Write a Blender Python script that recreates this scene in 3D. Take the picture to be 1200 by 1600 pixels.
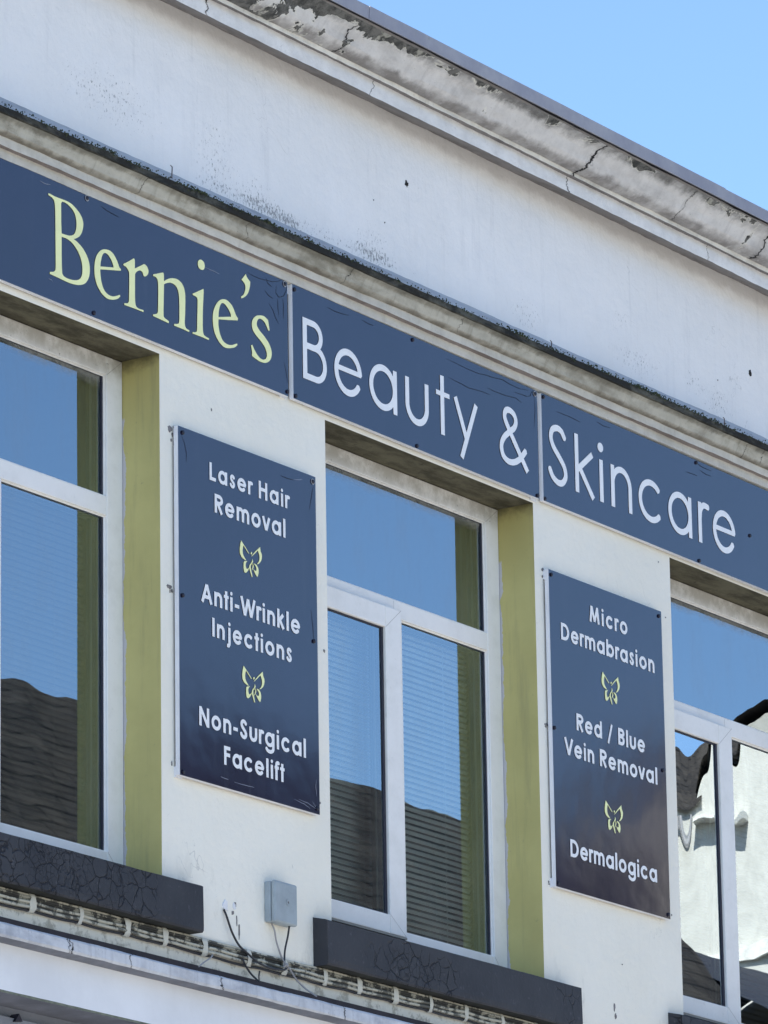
import bpy, math, random
from mathutils import Vector, Matrix, noise
from math import radians as R_
for o in list(bpy.data.objects): bpy.data.objects.remove(o)
S = bpy.context.scene
# ------------------------------------------------------------------ camera, sky, sun, exposure
cam = bpy.data.objects.new('camera', bpy.data.cameras.new('camera'))
S.collection.objects.link(cam); S.camera = cam
RIGHT = Vector((0.5560000924, -0.8310299907, -0.0159076055))
DOWN = Vector((0.2118095590, 0.1601658370, -0.9640973060))
FWD = Vector((0.8037416301, 0.5326688083, 0.2650723160))
m = Matrix((RIGHT, -DOWN, -FWD)).transposed().to_4x4()
m.translation = Vector((-17.02228542, -11.71871378, 1.65))
cam.matrix_world = m
cam.data.sensor_fit = 'VERTICAL'; cam.data.sensor_height = 24.0
cam.data.lens = 8500.0 / 1600.0 * 24.0
cam.data.clip_start = 0.5; cam.data.clip_end = 2000
SUN = Vector((-0.74, 0.17, 0.65)).normalized()
SUN_EL = math.asin(SUN.z); SUN_ROT = math.atan2(SUN.x, SUN.y)
W = bpy.data.worlds.new('World'); S.world = W; W.use_nodes = True
wn = W.node_tree.nodes; wn.clear()
sk = wn.new('ShaderNodeTexSky'); sk.sky_type = 'NISHITA'; sk.sun_disc = False
sk.sun_elevation = SUN_EL; sk.sun_rotation = SUN_ROT
sk.air_density = 1.0; sk.dust_density = 0.4; sk.ozone_density = 5.0; sk.altitude = 0
bg = wn.new('ShaderNodeBackground'); bg.inputs[1].default_value = 0.12
wo = wn.new('ShaderNodeOutputWorld')
W.node_tree.links.new(sk.outputs[0], bg.inputs[0]); W.node_tree.links.new(bg.outputs[0], wo.inputs[0])
sd = bpy.data.lights.new('sun', 'SUN'); sd.energy = 5.0; sd.angle = R_(0.5); sd.color = (1.0, 0.93, 0.84)
so = bpy.data.objects.new('sun', sd); S.collection.objects.link(so)
so.rotation_euler = (-SUN).to_track_quat('-Z', 'Y').to_euler(); so.location = SUN * 60
S.view_settings.view_transform = 'Standard'; S.view_settings.look = 'None'
S.view_settings.gamma = 1.0; S.view_settings.use_curve_mapping = False
S.view_settings.exposure = 1.2
S.render.engine = 'CYCLES'
S.cycles.max_bounces = 8; S.cycles.transparent_max_bounces = 16; S.cycles.glossy_bounces = 5
COL = S.collection
random.seed(4)
# ------------------------------------------------------------------ node helpers
class NT:
    def __init__(s, name):
        s.m = bpy.data.materials.new(name); s.m.use_nodes = True
        s.t = s.m.node_tree; s.t.nodes.clear(); s.out = s.n('ShaderNodeOutputMaterial')
        s.co = s.n('ShaderNodeTexCoord').outputs['Object']
    def n(s, ty): return s.t.nodes.new(ty)
    def put(s, inp, v):
        if isinstance(v, bpy.types.NodeSocket): s.t.links.new(v, inp)
        elif v is not None:
            if isinstance(v, (tuple, list)) and len(v) == 3 and inp.type == 'RGBA': v = (*v, 1)
            inp.default_value = v
    def math(s, op, a, b=None, c=None, clamp=False):
        q = s.n('ShaderNodeMath'); q.operation = op; q.use_clamp = clamp
        s.put(q.inputs[0], a); s.put(q.inputs[1], b); s.put(q.inputs[2], c); return q.outputs[0]
    def sep(s, v=None):
        q = s.n('ShaderNodeSeparateXYZ'); s.put(q.inputs[0], v or s.co); return q.outputs
    def map(s, scale=(1, 1, 1), loc=(0, 0, 0), v=None):
        q = s.n('ShaderNodeMapping'); q.inputs['Scale'].default_value = scale; q.inputs['Location'].default_value = loc
        s.put(q.inputs[0], v or s.co); return q.outputs[0]
    def noise(s, sc, det=4, rough=.55, dist=0, v=None, col=False):
        q = s.n('ShaderNodeTexNoise'); q.inputs['Scale'].default_value = sc; q.inputs['Detail'].default_value = det
        q.inputs['Roughness'].default_value = rough; q.inputs['Distortion'].default_value = dist
        s.put(q.inputs['Vector'], v or s.co); return q.outputs['Color' if col else 'Fac']
    def vor(s, sc, feat='DISTANCE_TO_EDGE', v=None, rnd=1):
        q = s.n('ShaderNodeTexVoronoi'); q.feature = feat; q.inputs['Scale'].default_value = sc
        q.inputs['Randomness'].default_value = rnd
        s.put(q.inputs['Vector'], v or s.co); return q.outputs['Distance']
    def ramp(s, f, lo, hi, a=0.0, b=1.0):
        q = s.n('ShaderNodeMapRange'); q.interpolation_type = 'SMOOTHSTEP'
        s.put(q.inputs[0], f); s.put(q.inputs[1], lo); s.put(q.inputs[2], hi); s.put(q.inputs[3], a); s.put(q.inputs[4], b)
        return q.outputs[0]
    def mix(s, f, a, b, mode='MIX'):
        q = s.n('ShaderNodeMix'); q.data_type = 'RGBA'; q.blend_type = mode
        s.put(q.inputs[0], f); s.put(q.inputs[6], a); s.put(q.inputs[7], b); return q.outputs[2]
    def bump(s, h, dist=.002, st=1.0, prev=None):
        q = s.n('ShaderNodeBump'); q.inputs['Strength'].default_value = st; q.inputs['Distance'].default_value = dist
        s.put(q.inputs['Height'], h); s.put(q.inputs['Normal'], prev); return q.outputs[0]
    def vadd(s, a, b, op='ADD'):
        q = s.n('ShaderNodeVectorMath'); q.operation = op; s.put(q.inputs[0], a); s.put(q.inputs[1], b); return q.outputs[0]
    def bsdf(s, col, rough=.6, normal=None, spec=.5, metal=0, ior=1.5, coat=0, coat_rough=.05):
        q = s.n('ShaderNodeBsdfPrincipled'); s.put(q.inputs['Base Color'], col); s.put(q.inputs['Roughness'], rough)
        s.put(q.inputs['Specular IOR Level'], spec); s.put(q.inputs['Metallic'], metal); s.put(q.inputs['IOR'], ior)
        s.put(q.inputs['Coat Weight'], coat); s.put(q.inputs['Coat Roughness'], coat_rough)
        s.put(q.inputs['Normal'], normal); s.t.links.new(q.outputs[0], s.out.inputs[0]); return s.m
    def gauss(s, cx, cz, rx, rz):
        x, y, z = s.sep()
        a = s.math('DIVIDE', s.math('SUBTRACT', x, cx), rx); b = s.math('DIVIDE', s.math('SUBTRACT', z, cz), rz)
        d = s.math('ADD', s.math('MULTIPLY', a, a), s.math('MULTIPLY', b, b))
        return s.math('SUBTRACT', 1.0, d, clamp=True)
def simple(name, col, rough=.6, spec=.5, var=.08, sc=8, bumpd=.0006, metal=0, ior=1.5):
    t = NT(name); f = t.noise(sc, 5, .6); f2 = t.noise(sc * 14, 3, .6)
    c = t.mix(t.ramp(f, .3, .7), tuple(v * (1 - var) for v in col), tuple(min(1, v * (1 + var)) for v in col))
    return t.bsdf(c, rough, t.bump(t.math('ADD', f, f2), bumpd), spec, metal, ior)
# ------------------------------------------------------------------ materials
def wall_paint():
    t = NT('white_wall_paint'); x, y, z = t.sep()
    big = t.noise(1.3, 5, .55); cloud = t.noise(5, 5, .6)
    c = t.mix(t.ramp(big, .3, .7), (.85, .845, .825), (.90, .895, .88))
    c = t.mix(t.ramp(cloud, .4, .8, 0, .22), c, (.72, .72, .715))
    c = t.mix(t.ramp(z, 8.28, 8.26), c, t.mix(t.ramp(big, .3, .7), (.835, .81, .71), (.875, .85, .755)))
    hl = t.math('ABSOLUTE', t.math('SUBTRACT', t.noise(1.7, 5, .6, dist=.6, v=t.map((1, 1, .6), (4, 0, 2))), .5))
    c = t.mix(t.math('MULTIPLY', t.ramp(hl, .0006, .0016, 1, 0), t.ramp(t.noise(2.1, 2, .5, v=t.map((1, 1, 1), (9, 0, 0))), .58, .66, 0, .35)), c, (.35, .35, .34))
    run = t.noise(1, 6, .65, v=t.map((16, 1, 1.1)))                       # faint vertical runs
    c = t.mix(t.math('MULTIPLY', t.ramp(run, .53, .72), t.ramp(z, 8.3, 8.9, .03, .20)), c, (.50, .51, .53))
    sp = t.noise(95, 5, .75, v=t.map((1, 1, .55))); patch = t.noise(3.2, 4, .6)
    m = t.ramp(patch, .52, .72, 0, .05)
    for g in ((-.50, 8.64, .20, .30), (-.22, 8.585, .17, .13), (-.02, 8.53, .13, .07), (3.40, 8.58, .20, .13), (3.18, 8.64, .13, .08),
              (1.78, 8.60, .2, .09), (.2, 8.555, .9, .05), (-1.2, 8.72, .45, .16), (2.7, 8.62, .3, .1), (.62, 8.60, .2, .14)):
        m = t.math('ADD', m, t.math('MULTIPLY', t.gauss(*g), .115))
    sm = t.ramp(t.math('ADD', sp, m), .665, .74)
    c = t.mix(t.math('MULTIPLY', sm, .75), c, (.16, .16, .16))
    sp2 = t.noise(30, 4, .7, v=t.map((1, 1, .4)))
    c = t.mix(t.math('MULTIPLY', t.ramp(t.math('ADD', sp2, t.math('MULTIPLY', m, .9)), .60, .80), .14), c, (.45, .45, .45))
    # darker and browner under the cornice, with an uneven lower edge
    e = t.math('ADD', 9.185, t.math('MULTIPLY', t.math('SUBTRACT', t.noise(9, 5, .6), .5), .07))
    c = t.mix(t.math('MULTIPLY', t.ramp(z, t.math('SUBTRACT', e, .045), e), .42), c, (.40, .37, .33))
    # thin dirty line and lumpy mould where the cable run crosses
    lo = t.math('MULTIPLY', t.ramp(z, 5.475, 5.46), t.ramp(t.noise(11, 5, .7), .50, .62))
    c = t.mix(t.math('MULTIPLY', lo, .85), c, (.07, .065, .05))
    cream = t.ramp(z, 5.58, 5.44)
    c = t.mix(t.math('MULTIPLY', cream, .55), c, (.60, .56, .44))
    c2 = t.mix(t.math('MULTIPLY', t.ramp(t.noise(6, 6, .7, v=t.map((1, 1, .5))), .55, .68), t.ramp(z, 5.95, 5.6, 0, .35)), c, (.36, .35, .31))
    h = t.math('ADD', t.math('MULTIPLY', t.noise(7, 4, .5), 3.0), t.math('MULTIPLY', t.noise(120, 4, .7), .25))
    h = t.math('ADD', h, t.math('MULTIPLY', t.noise(28, 4, .6), .8))
    return t.bsdf(c2, .82, t.bump(h, .0035, .8), .25)
def stone(name, base, dark, amt, lo=.45, hi=.72, sc=10, cracks=(), peel=False, streak=.5, bands=()):
    t = NT(name); x, y, z = t.sep()
    f = t.noise(sc, 6, .65, v=t.map((1, 1.5, 1.5)))
    c = t.mix(t.ramp(f, .3, .75), base, tuple(v * .82 for v in base))
    g = t.noise(3.2, 6, .7, dist=.4, v=t.map((1, 2, 2)))
    c = t.mix(t.math('MULTIPLY', t.ramp(g, lo, hi), amt), c, dark)
    r = t.noise(1, 6, .7, v=t.map((26, 3, 3)))
    c = t.mix(t.math('MULTIPLY', t.ramp(r, .5, .72), streak * .5), c, dark)
    sp = t.noise(70, 5, .75); c = t.mix(t.math('MULTIPLY', t.ramp(sp, .62, .7), .5), c, tuple(v * .5 for v in dark))
    for z0, z1, st, bc in bands:          # grime plus painted crease shade along an edge, uneven in width and strength
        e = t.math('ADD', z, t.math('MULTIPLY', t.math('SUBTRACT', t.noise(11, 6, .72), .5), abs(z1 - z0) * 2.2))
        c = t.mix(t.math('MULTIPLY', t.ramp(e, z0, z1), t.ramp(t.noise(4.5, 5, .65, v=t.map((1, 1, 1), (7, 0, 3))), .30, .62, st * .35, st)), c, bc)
    h = t.math('ADD', t.math('MULTIPLY', t.noise(40, 5, .7), 1.0), t.math('MULTIPLY', f, 1.5))
    wob = t.math('MULTIPLY', t.math('SUBTRACT', t.noise(14, 4, .7, v=t.map((.3, 1, 1))), .5), .14)
    for cx, wd in cracks:
        dx = t.math('ABSOLUTE', t.math('SUBTRACT', t.math('ADD', x, wob), cx))
        cm = t.ramp(dx, wd, wd * 2.2, 1, 0)
        halo = t.math('MULTIPLY', t.ramp(dx, 0, wd * 9, 1, 0), t.ramp(sp, .42, .6))
        c = t.mix(t.math('MULTIPLY', halo, .55), c, (.09, .09, .085)); c = t.mix(cm, c, (.03, .03, .03))
        h = t.math('SUBTRACT', h, t.math('MULTIPLY', cm, 4))
    if peel:
        # flaking paint: bare dark render shows through, most of it at the left end and along the top edge
        p = t.noise(4.2, 6, .62, dist=.8, v=t.map((1, 1, 1), (3.1, 0, 1.7)))
        lft = t.ramp(x, -1.2, .60, .20, -.03)
        lft = t.math('ADD', lft, t.math('MULTIPLY', t.ramp(x, .4, 1.3, 1, 0), t.ramp(z, 9.300, 9.345, 0, .19)))
        top = t.ramp(z, 9.318, 9.352, 0, .075)
        pv = t.math('ADD', p, t.math('ADD', lft, top))
        pm = t.ramp(pv, .625, .64)
        rim = t.math('MULTIPLY', t.ramp(pv, .60, .625), t.ramp(pv, .64, .625))
        dk = t.mix(t.ramp(t.noise(22, 5, .7), .35, .65), (.045, .047, .045), (.16, .16, .15))
        dk = t.mix(t.ramp(t.noise(9, 4, .6), .58, .64), dk, (.34, .34, .30))
        c = t.mix(pm, c, dk); c = t.mix(t.math('MULTIPLY', rim, .6), c, (.75, .74, .66))
        h = t.math('SUBTRACT', h, t.math('MULTIPLY', pm, 3.0))
    return t.bsdf(c, .85, t.bump(h, .003, .9), .2)
M = {}
M['wall'] = wall_paint()
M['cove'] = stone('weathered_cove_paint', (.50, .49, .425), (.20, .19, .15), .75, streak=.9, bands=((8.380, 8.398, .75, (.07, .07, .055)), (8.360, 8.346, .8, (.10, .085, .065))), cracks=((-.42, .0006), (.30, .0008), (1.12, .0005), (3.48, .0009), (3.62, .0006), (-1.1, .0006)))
M['fillet'] = stone('cream_fillet_paint', (.64, .62, .55), (.30, .27, .22), .35)
M['brown'] = stone('brown_underside', (.26, .23, .215), (.10, .085, .075), .6)  # darker brown on the underside of the fillet
M['moss_edge'] = stone('blackened_mossy_edge', (.11, .11, .09), (.02, .02, .018), .95, .38, .55)
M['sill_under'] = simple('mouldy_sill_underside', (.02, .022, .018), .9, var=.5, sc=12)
M['weather'] = stone('cement_weathering_strip', (.56, .57, .58), (.32, .32, .33), .6)
M['cornice'] = stone('peeling_cornice_paint', (.68, .67, .65), (.33, .32, .31), .5, peel=True, streak=.6, bands=((9.318, 9.350, .85, (.07, .07, .065)), (9.275, 9.248, .8, (.13, .12, .11))), cracks=((1.94, .004), (3.42, .003), (-.78, .003), (.08, .0025), (2.72, .0010)))
M['cfillet'] = stone('pale_cornice_fillet', (.82, .80, .73), (.33, .31, .27), .45, cracks=((1.94, .003), (-.78, .003)))
M['cface'] = stone('white_cornice_face', (.86, .865, .86), (.6, .6, .6), .35, streak=.35, cracks=((1.92, .0012), (-.74, .0015), (.42, .0008), (3.1, .0008)))
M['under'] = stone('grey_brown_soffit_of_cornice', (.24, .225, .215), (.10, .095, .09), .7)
def lead():
    t = NT('blue_grey_lead'); f = t.noise(5, 5, .65); g = t.noise(60, 3, .6)
    c = t.mix(t.ramp(f, .35, .7), (.285, .29, .34), (.36, .365, .40)); c = t.mix(t.ramp(t.noise(9, 5, .7), .62, .72, 0, .6), c, (.22, .24, .19))
    return t.bsdf(c, .6, t.bump(t.math('ADD', f, t.math('MULTIPLY', g, .2)), .004), .4)
M['lead'] = lead()
def olive():
    t = NT('olive_yellow_paint'); x, y, z = t.sep()
    f = t.noise(3, 5, .6); c = t.mix(t.ramp(f, .3, .7), (.46, .415, .165), (.53, .48, .195))
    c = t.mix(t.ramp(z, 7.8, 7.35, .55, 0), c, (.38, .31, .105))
    edge = t.math('ADD', .166, t.math('MULTIPLY', t.math('SUBTRACT', t.noise(9, 5, .65), .52), .055))
    c = t.mix(t.ramp(t.noise(1, 6, .7, v=t.map((1, 22, 1.5))), .5, .72, 0, .28), c, (.22, .20, .12))
    c = t.mix(t.ramp(t.noise(38, 5, .75), .64, .72, 0, .35), c, (.18, .17, .12))
    m = t.math('MULTIPLY', t.ramp(y, edge, t.math('ADD', edge, .002)), t.ramp(z, 7.55, 7.53))
    c = t.mix(m, c, (.50, .49, .50))
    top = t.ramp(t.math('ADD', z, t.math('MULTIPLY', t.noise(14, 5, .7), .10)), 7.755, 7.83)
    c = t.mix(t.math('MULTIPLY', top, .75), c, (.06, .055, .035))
    h = t.math('ADD', t.noise(9, 4, .5), t.math('MULTIPLY', t.noise(110, 3, .6), .15))
    return t.bsdf(c, .75, t.bump(h, .003, .7), .3)
M['olive'] = olive()
def soffit():
    t = NT('grimy_soffit'); f = t.noise(7, 6, .7, v=t.map((.6, 1.6, 1))); g = t.noise(25, 5, .7)
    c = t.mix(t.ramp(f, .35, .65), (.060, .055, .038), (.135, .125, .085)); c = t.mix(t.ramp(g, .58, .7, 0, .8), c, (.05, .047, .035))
    return t.bsdf(c, .9, t.bump(t.math('ADD', f, g), .004), .15)
M['soffit'] = soffit()
def upvc(name='white_upvc', dirt=.35):
    t = NT(name); x, y, z = t.sep(); f = t.noise(9, 6, .7); g = t.noise(45, 5, .7)
    c = t.mix(t.ramp(f, .4, .75, 0, dirt), (.84, .83, .80), (.62, .61, .57))
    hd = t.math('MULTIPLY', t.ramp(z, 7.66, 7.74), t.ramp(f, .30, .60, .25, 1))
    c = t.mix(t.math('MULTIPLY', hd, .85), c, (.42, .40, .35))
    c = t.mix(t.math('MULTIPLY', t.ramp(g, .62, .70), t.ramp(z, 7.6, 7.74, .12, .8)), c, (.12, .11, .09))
    return t.bsdf(c, .42, t.bump(f, .0006), .45)
M['upvc'] = upvc()
M['seal'] = simple('black_glazing_seal', (.012, .013, .03), .5)
M['spacer'] = simple('aluminium_spacer', (.28, .29, .27), .4)
M['trim_brown'] = simple('brown_drip_trim', (.25, .235, .205), .6)
def glass(name, f0, wave, wsc, tint=(.93, .97, .96), wavy=False, dusty=False):
    t = NT(name); h = t.noise(wsc, 1.2 if not wavy else 0, .4, v=t.map((1.25, 1, .55)))
    if wavy: h = t.math('MULTIPLY', h, t.ramp(t.sep()[2], 6.15, 6.75, .04, 1))
    nrm = t.bump(h, wave, 1.0)
    g = t.n('ShaderNodeBsdfGlossy'); g.inputs['Roughness'].default_value = .004; g.inputs['Color'].default_value = (.80, .92, 1, 1); t.put(g.inputs['Normal'], nrm)
    tr = t.n('ShaderNodeBsdfTransparent'); tr.inputs['Color'].default_value = (*tint, 1)
    fr = t.n('ShaderNodeFresnel'); fr.inputs['IOR'].default_value = 1.5
    fac = t.math('ADD', t.math('MULTIPLY', fr.outputs[0], .9), f0, clamp=True)
    mx = t.n('ShaderNodeMixShader'); t.put(mx.inputs[0], fac)
    t.t.links.new(tr.outputs[0], mx.inputs[1]); t.t.links.new(g.outputs[0], mx.inputs[2])
    if not dusty: t.t.links.new(mx.outputs[0], t.out.inputs[0]); return t.m
    df = t.n('ShaderNodeBsdfDiffuse'); z = t.sep()[2]
    zz = t.math('ADD', z, t.math('MULTIPLY', t.noise(16, 5, .7), .05))
    dirt = t.math('MULTIPLY', t.ramp(zz, 7.655, 7.72), t.ramp(t.noise(6, 5, .7), .3, .6, .15, .75))
    film = t.math('MULTIPLY', t.ramp(t.noise(5, 6, .7, v=t.map((1, 1, .35))), .42, .75), .10)
    df.inputs['Color'].default_value = (.30, .30, .28, 1)
    m2 = t.n('ShaderNodeMixShader'); t.put(m2.inputs[0], t.math('MAXIMUM', dirt, film))
    t.t.links.new(mx.outputs[0], m2.inputs[1]); t.t.links.new(df.outputs[0], m2.inputs[2]); t.t.links.new(m2.outputs[0], t.out.inputs[0]); return t.m
M['glass_a'] = glass('glass_outer_pane', .26, .0006, 2.4, dusty=True)
M['glass_b'] = glass('glass_inner_pane', .17, .0007, 2.0)
M['glass_w'] = glass('glass_wavy_pane', .44, .0042, 3.0, wavy=True)
M['glass_w2'] = glass('glass_wavy_inner', .05, .002, 4)
M['slat'] = simple('pale_blind_slat', (.86, .88, .85), .5, var=.04)
M['slat_dk'] = simple('brown_grey_blind_slat', (.14, .13, .115), .6, var=.1)
M['slat_bl'] = simple('dimmed_blind_slat', (.10, .12, .17), .6, var=.1)  # right window's slats, weak light painted in as a dark blue tone
M['room'] = simple('dim_room_wall', (.04, .045, .06), .9)
def sillp():
    t = NT('cracked_black_sill_paint'); x, y, z = t.sep()
    w = t.vadd(t.co, t.vadd(t.noise(12, 4, .6, col=True), (.05, .05, .05), 'MULTIPLY'))
    v1 = t.vor(15, v=w); v2 = t.vor(34, v=w)
    zone = t.noise(2.3, 3, .6)
    zone = t.math('ADD', zone, t.math('ADD', t.math('MULTIPLY', t.gauss(-1.55, 5.63, .7, .3), .28), t.math('MULTIPLY', t.gauss(.72, 5.62, .42, .12), .26)))
    k1 = t.math('MULTIPLY', t.ramp(v1, .015, .05, 1, 0), t.ramp(zone, .56, .68)); k2 = t.math('MULTIPLY', t.ramp(v2, .02, .05, 1, 0), t.ramp(zone, .66, .80, 0, .7))
    k = t.math('MULTIPLY', t.math('MAXIMUM', k1, k2), t.ramp(t.noise(9, 5, .7), .35, .48))
    c = t.mix(t.ramp(t.noise(4, 5, .6), .3, .7), (.026, .028, .035), (.038, .040, .047))
    c = t.mix(t.ramp(t.noise(30, 5, .7), .58, .72, 0, .5), c, (.10, .10, .115))
    c = t.mix(k, c, (.006, .006, .01))
    h = t.math('SUBTRACT', t.math('MULTIPLY', t.noise(60, 4, .6), .4), t.math('MULTIPLY', k, 1.6))
    return t.bsdf(c, .62, t.bump(h, .004, 1), .35)
M['sill'] = sillp()
def signm(name, base):
    t = NT(name); f = t.noise(2.2, 3, .5); g = t.noise(9, 3, .5)
    c = t.mix(t.ramp(f, .3, .7), tuple(v * .9 for v in base), tuple(v * 1.1 for v in base))
    dust = t.noise(40, 6, .75)
    c = t.mix(t.ramp(dust, .55, .8, 0, .02), c, (.35, .37, .4))
    st = t.noise(1, 5, .6, v=t.map((18, 1, .9)))
    c = t.mix(t.ramp(st, .55, .75, 0, .03), c, (.4, .41, .42))
    return t.bsdf(c, .095, t.bump(t.math('ADD', f, t.math('MULTIPLY', g, .12)), .0014, 1), .5, ior=1.70)
M['navy'] = signm('glossy_navy_sign_vinyl', (.012, .0115, .034))
M['board_edge'] = simple('white_board_edge', (.72, .73, .76), .5, var=.05)
M['vinyl_white'] = simple('white_vinyl_lettering', (.87, .88, .88), .45, var=.04)
M['vinyl_lime'] = simple('pale_lime_vinyl_lettering', (.92, .94, .47), .45, var=.05)
M['screw'] = simple('black_screw_cap', (.008, .008, .02), .5)
M['washer'] = simple('grey_washer', (.35, .36, .38), .4)
M['crease_d'] = simple('dark_crease', (.008, .009, .02), .5)
M['crease_l'] = simple('pale_scuff', (.30, .32, .38), .6)
M['chip'] = simple('exposed_grey_render', (.19, .18, .18), .9, var=.4, sc=40, bumpd=.002)
M['paste'] = simple('white_filler_paste', (.74, .75, .77), .8)
M['hole'] = simple('dark_rusty_hole', (.012, .010, .008), .9)
M['box'] = simple('grey_box_paint', (.31, .36, .385), .5, var=.1, sc=14)
M['cab_black'] = simple('black_cable', (.018, .018, .022), .5)
M['cab_grey'] = simple('grey_cable', (.30, .29, .29), .5)
def cabp(name, a, b, th):
    t = NT(name); f = t.noise(16, 6, .7); c = t.mix(t.ramp(f, th, th + .08), a, b)
    return t.bsdf(c, .8, t.bump(f, .002), .2)
M['cab_paint'] = cabp('painted_cable_cream', (.50, .48, .39), (.13, .13, .11), .49)
M['cab_dirty'] = cabp('painted_cable_dirty', (.33, .32, .26), (.05, .05, .045), .42)
M['clip'] = simple('cream_painted_clip', (.62, .60, .51), .8, bumpd=.002)
M['ledge'] = stone('speckled_white_ledge', (.62, .64, .67), (.25, .26, .30), .55, streak=.7, cracks=((-1.60, .0015), (-1.23, .0012), (-.67, .0012), (.15, .0012), (-1.615, .001)))
M['ledge_under'] = simple('shaded_ledge_underside', (.16, .17, .20), .7, var=.2)  # shade under the ledge and fascia painted into the colour
M['fascia'] = simple('white_fascia_board', (.74, .76, .79), .6, var=.06, sc=3)
M['lip'] = simple('mossy_fascia_lip', (.17, .18, .13), .8, var=.3, sc=20)
M['dark_strip'] = simple('dark_flashing_strip', (.035, .025, .028), .7, var=.3)
M['grey_panel'] = simple('blue_grey_shop_panel', (.20, .22, .26), .6, var=.1)
M['moss'] = simple('dark_green_moss', (.035, .045, .02), .9, var=.5, sc=60)
M['rust'] = simple('rusty_metal_pin', (.09, .07, .065), .8)
# opposite side
def slate():
    t = NT('dark_slate_roof'); q = t.n('ShaderNodeTexBrick'); q.inputs['Scale'].default_value = 1
    q.inputs['Brick Width'].default_value = .3; q.inputs['Row Height'].default_value = .19; q.inputs['Mortar Size'].default_value = .012
    q.inputs['Color1'].default_value = (.030, .027, .025, 1); q.inputs['Color2'].default_value = (.048, .042, .037, 1); q.inputs['Mortar'].default_value = (.008, .008, .008, 1)
    t.put(q.inputs['Vector'], t.n('ShaderNodeTexCoord').outputs['UV'])
    c = t.mix(t.ramp(t.noise(2.2, 6, .7, v=t.map((.5, 1, 2))), .45, .7, 0, .8), q.outputs[0], (.075, .065, .054)); return t.bsdf(c, .85, t.bump(q.outputs[1], .02, .6), .1)
M['slate'] = slate()
def brick():
    t = NT('buff_brick'); q = t.n('ShaderNodeTexBrick'); q.inputs['Scale'].default_value = 1
    q.inputs['Brick Width'].default_value = .225; q.inputs['Row Height'].default_value = .075; q.inputs['Mortar Size'].default_value = .008
    q.inputs['Color1'].default_value = (.50, .42, .32, 1); q.inputs['Color2'].default_value = (.58, .50, .40, 1); q.inputs['Mortar'].default_value = (.5, .48, .45, 1)
    t.put(q.inputs['Vector'], t.n('ShaderNodeTexCoord').outputs['UV']); return t.bsdf(q.outputs[0], .85, None, .2)
M['brick'] = brick()
M['felt'] = simple('dark_blue_roof_felt', (.012, .016, .03), .8)
M['render'] = stone('sunlit_white_render', (.60, .58, .52), (.30, .29, .26), .3, sc=1.5)
M['asphalt'] = simple('asphalt', (.055, .055, .055), .9, var=.2, sc=3)
M['bounce_paving'] = simple('pale_bounce_paving', (.42, .41, .39), .85, var=.15, sc=1.5)  # unseen street, made pale to bounce sunlight up onto the facade
M['ground'] = simple('distant_ground', (.13, .13, .11), .95, var=.2, sc=.1)
M['door_paint'] = simple('dark_door_paint', (.03, .04, .05), .5)
# ------------------------------------------------------------------ mesh helpers
class MB:
    def __init__(s): s.v = []; s.f = []; s.mi = []; s.uv = []
    def quad(s, a, b, c, d, mi=0):
        n = len(s.v); s.v += [tuple(a), tuple(b), tuple(c), tuple(d)]; s.f.append((n, n + 1, n + 2, n + 3)); s.mi.append(mi)
    def poly(s, pts, mi=0):
        n = len(s.v); s.v += [tuple(p) for p in pts]; s.f.append(tuple(range(n, n + len(pts)))); s.mi.append(mi)
    def box(s, x0, x1, y0, y1, z0, z1, mi=0):
        n = len(s.v)
        s.v += [(x0, y0, z0), (x1, y0, z0), (x1, y1, z0), (x0, y1, z0), (x0, y0, z1), (x1, y0, z1), (x1, y1, z1), (x0, y1, z1)]
        for q in ((0, 3, 2, 1), (4, 5, 6, 7), (0, 1, 5, 4), (1, 2, 6, 5), (2, 3, 7, 6), (3, 0, 4, 7)):
            s.f.append(tuple(n + i for i in q)); s.mi.append(mi)
    def tube(s, pts, r, n=8, mi=0):
        P = [Vector(p) for p in pts]; rings = []
        up = Vector((0, 1, 0))
        for i, p in enumerate(P):
            d = (P[min(i + 1, len(P) - 1)] - P[max(i - 1, 0)]).normalized()
            a = d.cross(up)
            if a.length < 1e-4: a = d.cross(Vector((1, 0, 0)))
            a.normalize(); b = d.cross(a)
            k0 = len(s.v); rr = r[i] if isinstance(r, (list, tuple)) else r
            for k in range(n):
                t = 2 * math.pi * k / n; s.v.append(tuple(p + a * math.cos(t) * rr + b * math.sin(t) * rr))
            rings.append(k0)
        for i in range(len(P) - 1):
            for k in range(n):
                s.f.append((rings[i] + k, rings[i] + (k + 1) % n, rings[i + 1] + (k + 1) % n, rings[i + 1] + k)); s.mi.append(mi)
        s.f.append(tuple(rings[0] + k for k in range(n))[::-1]); s.mi.append(mi)
        s.f.append(tuple(rings[-1] + k for k in range(n))); s.mi.append(mi)
    def mesh(s, name, mats, smooth=False):
        me = bpy.data.meshes.new(name); me.from_pydata(s.v, [], s.f); me.update()
        for m_ in (mats if isinstance(mats, list) else [mats]): me.materials.append(m_)
        me.polygons.foreach_set('material_index', s.mi)
        if smooth: me.polygons.foreach_set('use_smooth', [True] * len(s.f))
        # box-projected uv in metres
        uv = me.uv_layers.new(name='uv')
        for p in me.polygons:
            nx, ny, nz = (abs(c) for c in p.normal)
            for li in p.loop_indices:
                c = me.vertices[me.loops[li].vertex_index].co
                if nz > .8: uv.data[li].uv = (c.x, c.y)
                elif nx > ny: uv.data[li].uv = (c.y, c.z)
                else: uv.data[li].uv = (c.x, c.z)
        return me
    def build(s, name, mats, parent=None, smooth=False, loc=None):
        o = bpy.data.objects.new(name, s.mesh(name, mats, smooth)); COL.objects.link(o)
        if parent: o.parent = parent
        if loc: o.location = loc
        return o
def link(o, parent=None): COL.objects.link(o); o.parent = parent; return o
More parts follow.
